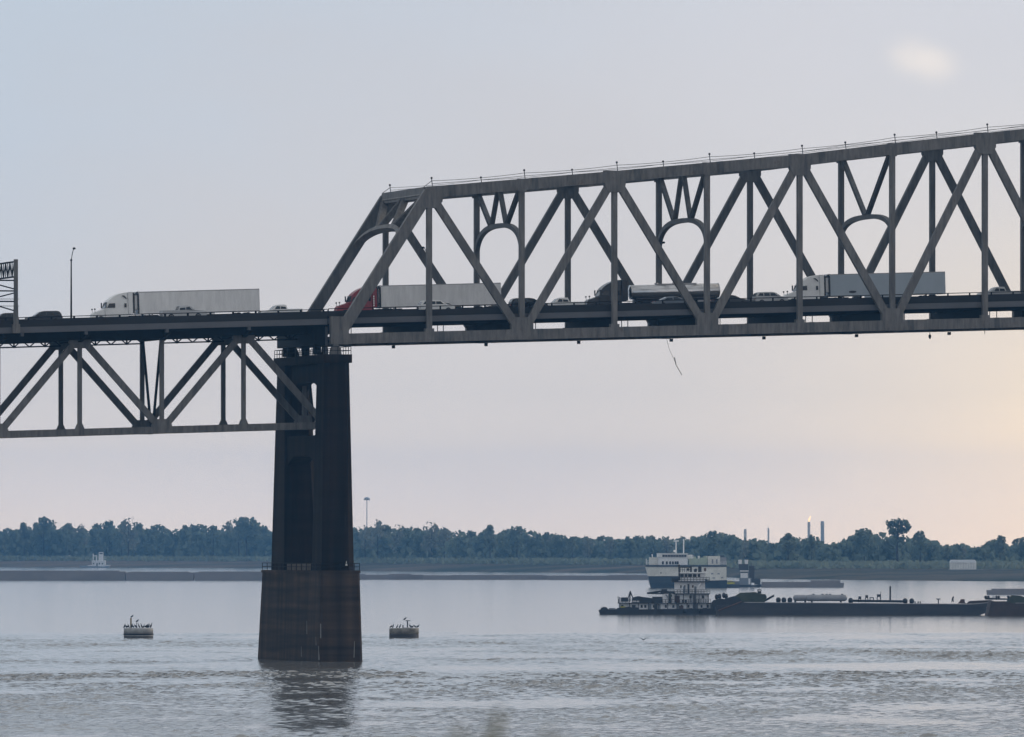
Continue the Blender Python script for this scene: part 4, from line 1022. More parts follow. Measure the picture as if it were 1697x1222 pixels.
def tank_barge():
    h = Hull('tank_barge', 'long dark tank barge with grey cylindrical tanks on deck ahead of the towboat', 'barge', 1184, 1019.5)
    h.prism('hull', 'barge', [(1186, 1003), (1189, 1021), (1612, 1022.5), (1632, 1015.5), (1655, 1003.5), (1668, 996.8), (1640, 998), (1608, 1001.2), (1232, 998.2), (1222, 1002)], -8, 8)
    h.prism('deck_edge', 'barge_deck', [(1232, 997.6), (1608, 1000.6), (1640, 997.4), (1640, 998.6), (1608, 1001.8), (1232, 998.8)], -8.03, -7.8)
    h.bar('rake_edge', 'boat_rust', (1189, 1012), (1228, 997), -8.02, .18)
    h.prism('covered_stores', 'green_tarp', [(1208, 998), (1213, 991.5), (1220, 986.5), (1226, 982.5), (1252, 981.5), (1256, 984), (1268, 985), (1270, 990), (1266, 998)], -5, 0)
    h.prism('stern_machinery', 'boat_dark', [(1178, 1006), (1179, 998), (1182, 994.5), (1186, 994), (1192, 991.5), (1200, 993), (1208, 990), (1216, 988), (1224, 990.5), (1230, 998), (1224, 1002)], -6.5, -2)
    for x, y in ((1187, 987), (1192, 986), (1199, 984.5), (1203, 986)): MB().ball((h.x(x), -3, h.z(y+2.5)), .42, 8, 1.5).build('fitting', 'boat_dark', h.t)
    h.box('deck_cabin', 'boat_dark', 1255, 1261, 977, 984, -4, -1); h.box('deck_cabin_window', 'boat_white', 1256, 1260, 978, 980, -4.05, -3.99)
    h.bar('stores_boom', 'boat_dark', (1266, 996), (1282, 987), -4, .25)
    for x in (1289, 1298, 1308, 1408.5, 1498.5, 1509.5): MB().lathe([(.35, -.55), (.52, -.4), (.56, .1), (.42, .4), (.15, .55)], (h.x(x), -5, h.z(998+(x-1232)*.008)+.6), 12).build('vent_pot', 'boat_dark', h.t)
    for x0, x1, y0, y1 in ((1313.5, 1337, 985.8, 996.3), (1334, 1402.5, 985.6, 996.5)):
        r = h.z(y0)-h.z(y1); r /= 2; zc = h.z((y0+y1)/2); xa, xb = h.x(x0), h.x(x1)
        mb = MB().lathe([(.25, 0), (r*.8, .18), (r, .55), (r, xb-xa-.55), (r*.8, xb-xa-.18), (.25, xb-xa)], (0, 0, 0), 24)
        mb.v = [(xa+z, -4.5+x-(.4 if x0 > 1330 else 0), zc+y*.995) for x, y, z in mb.v]
        o = mb.build('tank', 'tank', h.t)
        for f in (.15, .85): MB().box(xa+(xb-xa)*f-.2, xa+(xb-xa)*f+.2, -5.2, -3.6, h.z(998.5), zc-r*.75).build('saddle', 'boat_dark', h.t)
    for x in (1347, 1362, 1369, 1374.5, 1394.5): h.box('tank_valve', 'boat_dark', x-1.7, x+1.7, 984.2, 985.8, -5, -4.2)
    h.bar('deck_pipe', 'boat_dark', (1412, 994.8), (1497, 996), -5, .16); h.bar('deck_pipe', 'boat_dark', (1412, 996.8), (1497, 998), -4.2, .12)
    for x, y0, w in ((1423.5, 988.5, 4.5), (1435, 986.5, 4.5), (1455, 985, 6)):
        h.box('manifold', 'boat_dark', x-w/2, x+w/2, y0, y0+4.5, -5.2, -4.4); h.bar('manifold_leg', 'boat_dark', (x-w/2+.5, y0+4), (x-w/2+.2, 998.5), -5, .1); h.bar('manifold_leg', 'boat_dark', (x+w/2-.5, y0+4), (x+w/2+.4, 998.5), -4.6, .1)
    h.bar('vent_riser', 'boat_dark', (1440.5, 990), (1440.5, 998), -5, .1); h.bar('vent_riser', 'boat_dark', (1446, 990), (1446, 998), -5, .1); h.bar('vent_riser', 'boat_dark', (1440.5, 990.5), (1446, 990.5), -5, .1)
    h.bar('mast', 'boat_dark', (1474, 998.5), (1474, 972.5), -4.5, .2); h.box('mast_head', 'boat_dark', 1473, 1475, 971.5, 973.5, -4.8, -4.2)
    h.bar('vent_riser', 'boat_dark', (1458.5, 980), (1458.5, 998), -4, .07)
    h.bar('bollard_post', 'boat_dark', (1553.5, 1000.5), (1553.5, 993), -5, .12); h.box('post_head', 'boat_dark', 1550, 1557, 992, 993.6, -5.2, -4.8)
    h.prism('hose_davit', 'boat_dark', [(1575, 998), (1576, 991), (1577.5, 988.5), (1579.5, 988.2), (1578.5, 992), (1579, 998), (1577.8, 998), (1577.2, 994.5), (1576.2, 998)], -5.1, -4.8)
    h.prism('anchor_winch', 'boat_rust', [(1586, 1000), (1590, 996), (1591, 993), (1597, 993), (1597, 998), (1600, 1000.5)], -5, -3)
    h.prism('bow_deckhouse', 'barge_rust', [(1600, 1000.5), (1606, 996), (1640, 994.5), (1650, 998)], -6, -2)
    for x in (1515, 1520, 1523.5): h.bar('fitting', 'boat_dark', (x, 1000), (x, 996.5), -5, .13)
    h.box('draft_mark', 'boat_white', 1632, 1638, 1006, 1007.6, -8.05, -7.99)
tank_barge()
def second_barge():
    h = Hull('cargo_barge', 'reddish brown barge cut by the right edge beyond the long dark barge', 'barge', 1640, 1021.5, dy=14)
    h.prism('hull', 'barge_rust', [(1640, 997), (1637, 1010), (1634, 1021.5), (1930, 1021.5), (1930, 999.5), (1676, 999.5), (1664, 997)], -7, 7)
    h.prism('deck_edge', 'barge_deck', [(1680, 999), (1930, 999), (1930, 999.8), (1680, 999.8)], -7.03, -6.8)
    h.prism('covered_heap', 'green_tarp', [(1668, 999.5), (1672, 991), (1677, 986.5), (1690, 987.5), (1700, 991), (1720, 990), (1760, 994), (1790, 999.5)], -4, 3)
    h.prism('launch', 'boat_dark', [(1630, 990), (1634, 994), (1680, 994.5), (1690, 990.5), (1672, 992), (1650, 991.6)], -3, 1)
    for x in (1633.5, 1638, 1650.5, 1655, 1671): h.bar('fitting', 'boat_dark', (x, 993), (x-1, 987.5), -2, .28)
    h.prism('tarpaulin', 'boat_white', [(1641, 992), (1644, 988), (1649, 987.5), (1649, 992)], -2.6, 0)
second_barge()
def grey_ship():
    h = Hull('ship', 'large cream and blue ship with bridge windows and masts moored behind the towboat', 'ship', 1070, 974.3)
    h.prism('lower_hull', 'ship_hull', [(1074, 955), (1076, 966), (1079, 975.5), (1204, 975.5), (1204, 961.5), (1176, 962.5), (1150, 955)], -9, 9, inset=[.6, 1.2, 2, 1.2, .1, .1, .1])
    h.prism('upper_hull', 'ship_cream', [(1070, 939.6), (1073.9, 954.9), (1150, 954.9), (1176, 962.4), (1203, 961.4), (1203, 939.6)], -9.2, 9.2, inset=[.2, .5, 0, 0, 0, 0])
    h.prism('sheer_stripe', 'ship_hull', [(1069.6, 936.5), (1070, 939.5), (1203.3, 939.5), (1203.3, 937)], -9.35, 9.35)
    h.box('bow_house', 'ship_cream', 1076, 1089.5, 924, 936.4, -7, 7)
    s = h.box('bridge_house', 'white', 1090, 1139, 924.4, 936.4, -8, 8)
    for x in (1098, 1104.5, 1110, 1114.5, 1119, 1122.5): h.box('window', 'glass', x-1.6, x+1.6, 930.5, 935.5, -8.08, -7.98, s)
    w = h.box('wheelhouse', 'white', 1089, 1139, 918, 924.2, -8.3, 8.3)
    for i in range(9): h.box('window', 'glass', 1097+4.5*i, 1101+4.5*i, 919.8, 923.3, -8.38, -8.28, w)
    h.box('wheelhouse_roof', 'white', 1088.5, 1140, 917.2, 918, -8.7, 8.7)
    h.box('searchlight', 'white', 1089, 1095, 918.5, 923, -8.9, -8.4)
    h.box('cargo_house', 'ship_green', 1141, 1172, 926, 936.4, -6, 6)
    rnd = random.Random(5)
    for i in range(16):
        x = 1141+rnd.uniform(0, 31); y = rnd.uniform(919.5, 926); ww = rnd.uniform(2, 5)
        h.box('deck_gear', rnd.choice(['ship_green', 'white', 'tank', 'ship_cream']), x-ww/2, x+ww/2, y, 926.2, -5.5+rnd.uniform(0, 2), rnd.uniform(0, 4))
    a = h.box('after_house', 'ship_cream', 1172.5, 1192.5, 922, 936.4, -8.5, 8.5)
    for x in (1180, 1187): h.box('door', 'tank', x-1.3, x+1.3, 927, 934.5, -8.58, -8.48, a)
    h.box('after_wing', 'tank', 1192.6, 1203, 924, 936.4, -8.2, 8.2)
    h.box('funnel', 'ship_hull', 1193, 1200, 920.5, 924, -4, 4)
    for x, y in ((1179.5, 951), (1190, 951), (1182, 958), (1196, 957.5)): h.box('port', 'tank', x-2, x+2, y-1, y+1, -9.27, -9.18)
    for x in (1095, 1090): h.box('hawse_hole', 'boat_dark', 1094, 1095.4, 948, 951, -9.27, -9.18)
    h.bar('mast', 'white', (1120.3, 917.2), (1120.3, 896.5), 0, .22); h.bar('mast_yard', 'white', (1116, 896.8), (1125, 896.8), 0, .2)
    h.bar('mast', 'white', (1133, 917.2), (1133, 893.5), 1, .22); MB().ball((h.x(1118), 0, h.z(913.5)), .5, 10).build('radome', 'white', h.t)
    h.bar('jack_staff', 'white', (1081, 924), (1080, 918.5), -5, .2); h.bar('rail_post', 'white', (1071, 936), (1070.5, 926), -7, .15)
    h.rail('bow_railing', 'white', 1070.5, 1089, 936.4, 7, -8.9, 8); h.rail('stern_railing', 'white', 1193, 1203, 936.4, 5, -9, 4)
    h.box('mooring_platform', 'ship_hull', 1203.4, 1225, 968.5, 974.6, -5, 5)
grey_ship()
def harbour_tug():
    h = Hull('harbour_tug', 'small dark tug with twin pale funnels moored right of the cream ship', 'boat', 1206, 974, dy=60)
    h.prism('hull', 'boat_dark', [(1206, 969), (1208, 974.5), (1262, 974.5), (1264, 968), (1250, 970)], -4, 4)
    h.box('yellow_tender', 'yellow', 1205, 1217, 965.3, 968.3, -3, -1); h.box('pale_tender', 'ship_cream', 1204, 1214, 961.5, 963.5, -2, 0)
    h.box('tender_dock', 'tank', 1204, 1226, 963.5, 969.3, 0, 3)
    h.box('deckhouse', 'blue_grey', 1225, 1245, 958, 969.8, -3, 3)
    w = h.box('wheelhouse', 'boat_white', 1227.5, 1239, 949.8, 958, -2.4, 2.4); h.box('window', 'glass', 1228, 1238.6, 947.4, 949.8, -2.3, 2.3, w)
    h.box('wheelhouse_roof', 'white', 1226.5, 1240, 945.8, 947.3, -2.7, 2.7)
    h.box('door', 'boat_white', 1240, 1243, 959, 968.5, -3.1, -2.95)
    h.box('tower', 'grey_dark', 1241, 1250, 938, 966, -2, 2); h.box('tower', 'grey_dark', 1224, 1240, 935, 945.8, .5, 2.4)
    for x in (1226.5, 1237): MB().tube((h.x(x), 1.2, h.z(936)), (h.x(x), 1.2, h.z(927.8)), .6, 12, .7).build('funnel', 'boat_white', h.t)
    h.box('winch', 'grey_dark', 1250, 1260, 959, 969, -2, 2); h.bar('mast', 'grey_dark', (1245, 938), (1245, 934), 0, .15)
harbour_tug()
def flat_barge(name, label, px0, px1, ytop, ywl, m, coam=None, group='moored barges far across the river', dv=6, rake=2):
    h = Hull(name, label, 'barge', px0, ywl, group)
    h.prism('hull', m, [(px0, ytop), (px0+rake*.4, ywl-.5), (px0+rake, ywl+.8), (px1-rake, ywl+.8), (px1-rake*.4, ywl-.5), (px1, ytop)], -dv, dv)
    if coam:
        for a, b, y in coam:
            c = h.box('hatch_cover', m, a, b, y, ytop, -dv*.8, dv*.8)
            n = max(3, int((b-a)/9))
            mb = MB()
            for i in range(1, n): q = h.x(a)+(h.x(b)-h.x(a))*i/n; mb.box(q-.12, q+.12, -dv*.8-.12, -dv*.8-.01, h.z(ytop), h.z(y+.3))
            mb.build('cover_ribs', 'tank', c)
flat_barge('river_barge', 'leftmost pale grey barge of the far moored row at the left edge', -60, 208.5, 947.3, 962, 'barge_far', [(-50, 198, 945.8)])
flat_barge('river_barge', 'middle barge of the far moored row, above the left buoy', 208.8, 322, 949, 962, 'barge_far', [(216, 314, 947.6)])
flat_barge('river_barge', 'far moored barge whose right end meets the pier', 322.3, 462, 948.8, 962, 'barge_far', [(330, 452, 947.3)])
flat_barge('river_barge', 'far moored barge just right of the pier', 470, 702, 952.6, 960.5, 'barge_far', [(645, 682, 951), (596, 606, 951.2)])
flat_barge('river_barge', 'long low barge in the middle of the far water right of the pier', 701, 907, 953.6, 960.7, 'barge_far', [(748, 900, 953)])
flat_barge('river_barge', 'far low barge ending behind the bow of the cream ship', 906, 1084, 954, 961, 'barge_far', [(1008, 1078, 953)])
flat_barge('work_barge', 'dark low barge with raised end moored right of the small tug', 1262, 1398, 966, 973.5, 'barge_far', [(1262, 1344, 964.5), (1344, 1392, 961.8)], group=None)
flat_barge('work_barge', 'grey green barge at the right edge behind the brown barge', 1636, 1880, 978.2, 985.3, 'barge_far', [(1644, 1868, 975.8)], group=None)
def white_pusher():
    h = Hull('push_boat', 'small white boat with tall wheelhouse far off by the wooded bank', 'boat', 133, 941.2)
    h.prism('hull', 'blue_grey', [(131, 938), (134, 941.6), (180, 941.6), (183, 937.6), (172, 939)], -3, 3)
    h.prism('foredeck', 'boat_white', [(141, 939), (147, 937), (153, 936), (153, 939)], -2.5, 2.5)
    a = h.box('deckhouse', 'boat_white', 152.5, 175, 930.8, 939.4, -2.6, 2.6); h.box('door', 'grey_dark', 160, 162, 933.5, 939, -2.7, -2.58, a)
    for x in (155.5, 165, 170): h.box('window', 'glass', x-1, x+1, 933, 935.5, -2.7, -2.58, a)
    h.box('upper_deck', 'white', 152.5, 175.5, 929, 930.8, -2.9, 2.9)
    w = h.box('wheelhouse', 'boat_white', 163.8, 171, 915.5, 929, -1.8, 1.8); h.box('window', 'glass', 165, 170.4, 916.8, 918.6, -1.9, 1.9, w)
    for x in (154.5, 160): h.bar('funnel', 'boat_white', (x, 929), (x, 920.5 if x > 155 else 917.5), 0, .35)
    h.bar('yard', 'boat_white', (154, 921.5), (161, 921.5), 0, .3); h.rail('railing', 'white', 163, 175.4, 929, 7, -2.4, 6)
    h.box('bow_ramp', 'boat_white', 176, 182.5, 936.6, 939, -2, 2)
white_pusher()

# ------------------------------------------------------------------ buoys and birds
def bird_mesh(kind):
    mb = MB()
    if kind == 'upright':
        mb.spine([(.26, 0, .02, .015), (.2, 0, .12, .07), (.10, 0, .26, .13), (.02, 0, .42, .16), (-.04, 0, .56, .13), (-.06, 0, .66, .07), (-.07, 0, .78, .05), (-.10, 0, .86, .062), (-.17, 0, .88, .045), (-.30, 0, .88, .012)])
    elif kind == 'hunched':
        mb.spine([(.34, 0, .10, .02), (.24, 0, .20, .09), (.10, 0, .30, .16), (-.06, 0, .40, .16), (-.16, 0, .50, .10), (-.20, 0, .60, .06), (-.26, 0, .65, .058), (-.34, 0, .64, .035), (-.44, 0, .62, .012)])
    else:
        mb.spine([(.45, 0, .06, .02), (.3, 0, .0, .07), (.1, 0, 0, .13), (-.15, 0, .02, .13), (-.3, 0, .05, .08), (-.48, 0, .1, .05), (-.58, 0, .13, .055), (-.75, 0, .12, .012)])
    for s in (-1, 1):
        if kind == 'flying':
            mb.add([(-.2, s*.1, .04), (.2, s*.1, .02), (.22, s*.55, .3), (-.12, s*.6, .34), (.3, s*1.05, .5), (.1, s*1.1, .52), (-.2, s*.1, .0), (.2, s*.1, -.02), (.22, s*.55, .27), (-.12, s*.6, .31)],
                   [(0, 1, 2, 3), (3, 2, 4, 5), (6, 9, 8, 7), (0, 3, 9, 6), (1, 7, 8, 2), (9, 5, 4, 8), (3, 5, 9), (2, 8, 4)])
        else:
            mb.add([(.30, s*.08, .14), (.12, s*.17, .24), (-.06, s*.16, .46), (.08, s*.19, .44), (.22, s*.14, .28)], [(0, 1, 2, 3, 4)] if s > 0 else [(4, 3, 2, 1, 0)])
            mb.tube((.02, s*.06, 0), (.03, s*.06, .3), .02, 5)
    me = bpy.data.meshes.new('bird'); me.from_pydata(mb.v, [], mb.f); me.update(); me.polygons.foreach_set('use_smooth', mb.sm); me.materials.append(M['bird'])
    return me
BM = {k: bird_mesh(k) for k in ('upright', 'hunched', 'flying')}
def bird(loc, kind, rz, label, s=1.0, group=None):
    o = bpy.data.objects.new('cormorant' if kind != 'flying' else 'flying_bird', BM[kind]); COL.objects.link(o)
    o.location = loc; o.rotation_euler = (0, 0, rz); o.scale = (s, s, s)
    return tag(o, label, 'bird', group)
def buoy(px, side, label, posts, birds, grp, blabel):
    d = wdep(1057.2)+2.4; k = FPX/d; c = at_depth(px, d); r = 49/2/k
    t = thing('mooring_buoy', label, 'buoy', c, (0, 0, VIEWROT), group='round steel mooring buoys')
    h = (1057-1041.5)/k
    if side == 'buoy':
        MB().lathe([(r*.6, h*.44), (r, h*.44), (r, h*.98), (r*.985, h), (r*.4, h+.03)], n=40).build('drum', 'buoy', t)
        MB().lathe([(r*.99, -.5), (r*.99, h*.3), (r*.6, h*.31)], n=40).build('lower_drum', 'buoy_dark', t)
        MB().lathe([(r*1.02, h*.31), (r*1.03, h*.33), (r*1.03, h*.42), (r*1.02, h*.44)], n=40).build('fender_band', 'buoy_dark', t)
        MB().lathe([(r*1.0, h*.15), (r*1.015, h*.17), (r*1.015, h*.23), (r*1.0, h*.25)], n=40).build('fender_band', 'buoy', t)
    else:
        MB().lathe([(r*.6, h*.38), (r, h*.38), (r, h*.98), (r*.985, h), (r*.4, h+.03)], n=40).build('drum', 'buoy_old', t)
        MB().lathe([(r*1.0, -.5), (r*1.0, h*.38), (r*.6, h*.39)], n=40).build('lower_drum', 'buoy_dark', t)
        MB().lathe([(.9, 0), (.9, .12), (.5, .14)], (.65, -.8, h), 16).build('hatch_lid', 'tank', t)
    for (dx, hh, rr, m) in posts:
        x = (dx-px)/k
        MB().tube((x, 0, h-.1), (x, 0, h+hh), rr, 8).build('post', m, t)
    for i, (bxp, kind, fl, dz, sc) in enumerate(birds):
        x = (bxp-px)/k; y = random.uniform(-.35, .35)*r if dz == 0 else 0
        if abs(x) > r*.9: y = 0
        p = c+RT*x+FW*y; p.z = h+.0+dz+.02
        rz = VIEWROT+(0 if fl < 0 else math.pi)+random.uniform(-.4, .4)
        bird(p, kind, rz, blabel if dz == 0 else 'dark bird perched on top of the post of the '+('left' if side == 'buoy' else 'right')+' buoy'+(', upper one' if dz > 1.5 and side == 'buoy' else ''), sc, grp if dz == 0 else None)
    return t, h, k
buoy(229.5, 'buoy', 'pale grey round mooring buoy left of the pier crowded with birds', [(217, 1.75, .13, 'mustard'), (226.5, .95, .07, 'tank')],
     [(206.5, 'upright', 1, 0, .8), (209, 'hunched', -1, 0, .85), (211, 'hunched', 1, 0, .8), (213.5, 'upright', -1, 0, .7), (219, 'upright', 1, 0, .85), (220.5, 'hunched', -1, 0, .9), (225, 'hunched', -1, 0, .9), (230.5, 'upright', -1, 0, .85), (234.5, 'upright', -1, 0, .85), (238.5, 'upright', 1, 0, .75),
      (242, 'hunched', 1, 0, .95), (244.5, 'upright', 1, 0, .8), (247, 'upright', 1, 0, .85), (250.5, 'upright', 1, 0, .95), (218.8, 'hunched', 1, 1.72, .75), (227.5, 'hunched', 1, .93, .8)],
     'birds on the left buoy', 'dark cormorant standing on the pale left mooring buoy')
t_, h_, k_ = buoy(669.5, 'old', 'stained grey mooring buoy right of the pier with a lamp post', [(667.8, .55, .1, 'boat_dark'), (675.3, 1.25, .10, 'boat_dark')],
     [(648, 'hunched', 1, 0, .75), (651.5, 'upright', 1, 0, .75), (658.5, 'upright', 1, 0, .7), (663, 'upright', 1, 0, .75), (680.5, 'hunched', -1, 0, .9), (684, 'hunched', 1, 0, .75), (688, 'hunched', -1, 0, .75), (692.5, 'hunched', 1, 0, .85), (671, 'hunched', 1, 1.28, .8)],
     'birds on the right buoy', 'dark cormorant standing on the stained right mooring buoy')
MB().box((672-669.5)/k_, (680-669.5)/k_, -.12, .12, h_+1.22, h_+1.34).build('lamp_arm', 'boat_dark', t_)
dF = 1450
bird(at_depth(1066.5, dF, zpx(1060.5, dF)), 'flying', VIEWROT+2.2, 'dark bird flying low over the water below the towboat', .6)

# ------------------------------------------------------------------ trees of the far bank
SKY_L = [(-400, 870), (0, 873), (20, 872), (28, 867), (45, 868), (62, 867), (72, 858), (82, 865), (95, 866), (110, 861), (120, 866), (150, 870), (165, 867), (180, 862), (200, 867), (215, 861), (235, 864), (250, 871), (275, 873), (290, 868), (320, 869), (350, 868), (365, 873), (380, 864), (400, 861), (415, 860), (440, 864), (520, 868), (600, 871),
         (625, 865), (650, 871), (690, 871), (715, 867), (735, 873), (750, 880), (785, 879), (800, 873), (812, 871), (825, 877), (860, 875), (870, 881), (880, 877), (895, 881), (935, 887), (1000, 888), (1040, 890), (1060, 885), (1100, 885), (1120, 891), (1150, 888), (1180, 881), (1200, 881), (1212, 888), (1230, 893), (1260, 897), (1285, 899), (1305, 885), (1320, 891), (1345, 887), (1358, 899), (1392, 900), (1415, 882), (1445, 880), (1462, 884), (1500, 886), (1525, 881), (1540, 897), (1570, 906), (1600, 905), (1625, 902), (1645, 893), (1657, 889), (1672, 897), (1697, 890), (2200, 885)]
def leaf_cluster(vs, fs, c, r, rnd, size):
    n = Vector((rnd.gauss(0, 1), rnd.gauss(0, 1), rnd.gauss(0, .8)))
    if n.length < .1: n = Vector((0, 0, 1))
    a = n.orthogonal().normalized(); b = n.cross(a).normalized(); ph = rnd.uniform(0, 6.28); o = len(vs)
    for k in range(5):
        rr = size*rnd.uniform(.55, 1.15); t = ph+k*1.2566; vs.append(tuple(c+(a*math.cos(t)+b*math.sin(t))*rr))
    fs.append((o, o+1, o+2, o+3, o+4))
def crown(vs, fs, base, h, w, rnd, dens=1.0, size=1.25, low=.25, lobes=9, open_=0):
    "lobed crown from low*h to h above base"
    for i in range(lobes):
        t = i/(lobes-1) if lobes > 1 else .5
        zc = h*(low+.12+(1-low-.24)*t)
        env = math.sin(math.pi*min(1, .25+.70*t))**.7
        an = rnd.uniform(0, 6.28); rr = w*.5*env*rnd.uniform(.25, .8)*(1 if t < .92 else .2)
        c = base+Vector((math.cos(an)*rr, math.sin(an)*rr, zc))
        lr = w*rnd.uniform(.17, .30)*(1-open_*.35)
        for k in range(int(30*dens)):
            d = Vector((rnd.gauss(0, 1), rnd.gauss(0, 1), rnd.gauss(0, 1))).normalized()*lr*rnd.uniform(.55, 1.05)
            d.z *= .8
            leaf_cluster(vs, fs, c+d, lr, rnd, size*rnd.uniform(.7, 1.2))
def mesh_from(name, vs, fs, m):
    me = bpy.data.meshes.new(name); me.from_pydata(vs, [], fs); me.update(); me.materials.append(M[m]); return me
def build_wood():
    rnd = random.Random(11); vs, fs = [], []
    px = -260
    while px < 1960:
        d = bank_tree(px)+rnd.uniform(25, 330); k = FPX/d
        yt = lerp_tab(SKY_L, px, 1); h = zpx(yt, d)-5.0
        w = rnd.uniform(9, 17); hh = h*rnd.uniform(.64, .93)
        b = at_depth(px, d, 4.8)
        crown(vs, fs, b, hh, w*1.1, rnd, 1.0, 1.7, .10, 8)
        for q in range(14):
            leaf_cluster(vs, fs, b+Vector((rnd.uniform(-9, 9), rnd.uniform(-9, 9), rnd.uniform(.3, hh*.5))), 1, rnd, 2.3)
        px += w*k*.17
    o = bpy.data.objects.new('far_wood', mesh_from('far_wood', vs, fs, 'leaf2')); COL.objects.link(o)
    tag(o, None, None, kind='stuff')
    # shrubs and reeds at the foot of the wood
    vs, fs = [], []
    px = -260
    while px < 1960:
        d0, d1 = bank_wl(px), bank_tree(px); d1 = max(d1, d0+150); f = rnd.uniform(.78, 1.05)
        b = at_depth(px, d0+(d1-d0)*f, 4.2)
        for q in range(5): leaf_cluster(vs, fs, b+Vector((rnd.uniform(-6, 6), rnd.uniform(-6, 6), rnd.uniform(0, 3.0))), 1, rnd, 1.7)
        px += rnd.uniform(.7, 2.0)
    o = bpy.data.objects.new('bank_shrubs', mesh_from('bank_shrubs', vs, fs, 'leaf')); COL.objects.link(o)
    tag(o, None, None, kind='stuff')
build_wood()
def tree_protos():
    out = []
    for i in range(7):
        rnd = random.Random(100+i); vs, fs = [], []
        h, w = 26.0, (12, 15, 17, 13, 19, 14, 11)[i]
        crown(vs, fs, Vector((0, 0, 0)), h, w, rnd, (1.25, 1.2, .75, 1.1, 1.25, .6, .95)[i], 1.15, (.3, .22, .3, .35, .3, .2, .3)[i], 12 if i != 4 else 15, 0)
        mb = MB().spine([(0, 0, -1, .55), (.2, 0, h*.25, .42), (-.2, .1, h*.5, .3), (.1, 0, h*.8, .12)], 7)
        for k in range(5):
            a = rnd.uniform(0, 6.28); z = h*rnd.uniform(.35, .6); L = w*.35
            mb.tube((0, 0, z), (math.cos(a)*L, math.sin(a)*L, z+L*.7), .2, 5, .07)
        me = bpy.data.meshes.new('trunk'); me.from_pydata(mb.v, [], mb.f); me.update(); me.materials.append(M['bark'])
        out.append((mesh_from('crown', vs, fs, ('leaf', 'leaf2', 'leaf_pale')[i % 3]), me))
    return out
PROT = tree_protos()
def put_tree(px, ytop, dd, label, i, wide=1.0, group=None, name='bank_tree'):
    d = bank_tree(px)+dd; b = at_depth(px, d, 4.9); h = zpx(ytop, d)-4.9; s = h/25.0
    t = thing(name, label, 'tree', b, (0, 0, random.uniform(0, 6.28)), group); t.scale = (s*wide, s*wide, s)
    for nm, me in (('trunk', PROT[i][1]), ('crown', PROT[i][0])):
        o = bpy.data.objects.new(nm, me); COL.objects.link(o); o.parent = t
rt = random.Random(21)
SPECIAL = [(72, 857.5, 'round topped tree rising highest in the far wood at the left', 1, 1.0), (40, 866, 'loose tree left of the round topped tree in the far left wood', 0, .9),
           (213, 859.5, 'pale broad tree on the far bank above the left buoy', 5, .95), (408, 859, 'broad high tree on the far bank just left of the pier', 4, 1.15),
           (812, 869.5, 'tufted dark tree above the middle of the far wood', 6, .9), (857, 874, 'broad domed tree right of the tufted tree in the far wood', 4, 1.0),
           (715, 866.5, 'thin airy tree standing between pier and tufted tree', 5, .9), (626, 863.5, 'pale airy tree beside the high mast lamp', 2, .8),
           (1182, 879.5, 'tall tree on the far bank above the stern of the cream ship', 1, 1.0), (1306, 883.5, 'bushy tree between the thin stack and the burning stack', 3, 1.0),
           (1345, 886, 'small tree in front of the burning stack', 0, .6), (1432, 878, 'broad dark tree left of the tallest open crowned tree', 4, 1.15), (1525, 880, 'domed tree right of the tallest open crowned tree', 1, .95), (1657, 887, 'tall tree near the right edge of the far bank', 3, .9)]
for px, y, lab, i, w in SPECIAL: put_tree(px, y, 20, lab, i, w)
px = -15
while px < 1720:
    if all(abs(px-q[0]) > 11 for q in SPECIAL) and abs(px-1488) > 18 and not (448 < px < 585):
        put_tree(px, lerp_tab(SKY_L, px, 1)+rt.uniform(-1.0, 4.5), rt.uniform(10, 260), 'bushy tree of the hazy wooded skyline on the far bank', rt.randrange(7), rt.uniform(.7, 1.15), 'trees along the far skyline')
    px += rt.uniform(12, 30)
def open_tree():
    px = 1488; d = bank_tree(px)+10; b = at_depth(px, d, 4.9); h = zpx(861.5, d)-4.9; k = FPX/d
    t = thing('bank_tree', 'tallest tree on the far right bank with an open dark crown on a bare trunk', 'tree', b, (0, 0, VIEWROT))
    X = lambda q: (q-px)/k
    Zt = lambda y: zpx(y, d)-4.9
    mb = MB().spine([(0, 0, -1, .7), (X(1486), 0, Zt(905), .6), (X(1488), 0, Zt(890), .5), (X(1487), 0, Zt(872), .25)], 8)
    rnd = random.Random(4); vs, fs = [], []
    for (qx, qy, r) in ((1476, 872, 2.1), (1473, 867, 1.6), (1482, 867, 2.2), (1489, 865.5, 2.3), (1497, 867, 2.1), (1503, 871, 1.9), (1500, 877, 2.0), (1480, 878, 2.0), (1490, 874, 2.2), (1477, 883, 1.8), (1505, 874, 1.4), (1494, 881, 1.8), (1484, 886, 1.9), (1490, 893, 2.4), (1480, 897, 2.6), (1499, 896, 2.4)):
        c = Vector((X(qx), rnd.uniform(-2.5, 2.5), Zt(qy)))
        mb.tube((X(1487), 0, Zt(min(qy+9, 900))), c, .16, 5, .06)
        for q in range(46):
            dv = Vector((rnd.gauss(0, 1), rnd.gauss(0, 1), rnd.gauss(0, 1))).normalized()*r*rnd.uniform(.3, 1.05)
            leaf_cluster(vs, fs, c+dv, 1, rnd, .75)
    mb.build('trunk', 'bark', t)
    o = bpy.data.objects.new('crown', mesh_from('crown', vs, fs, 'leaf2')); COL.objects.link(o); o.parent = t
open_tree()

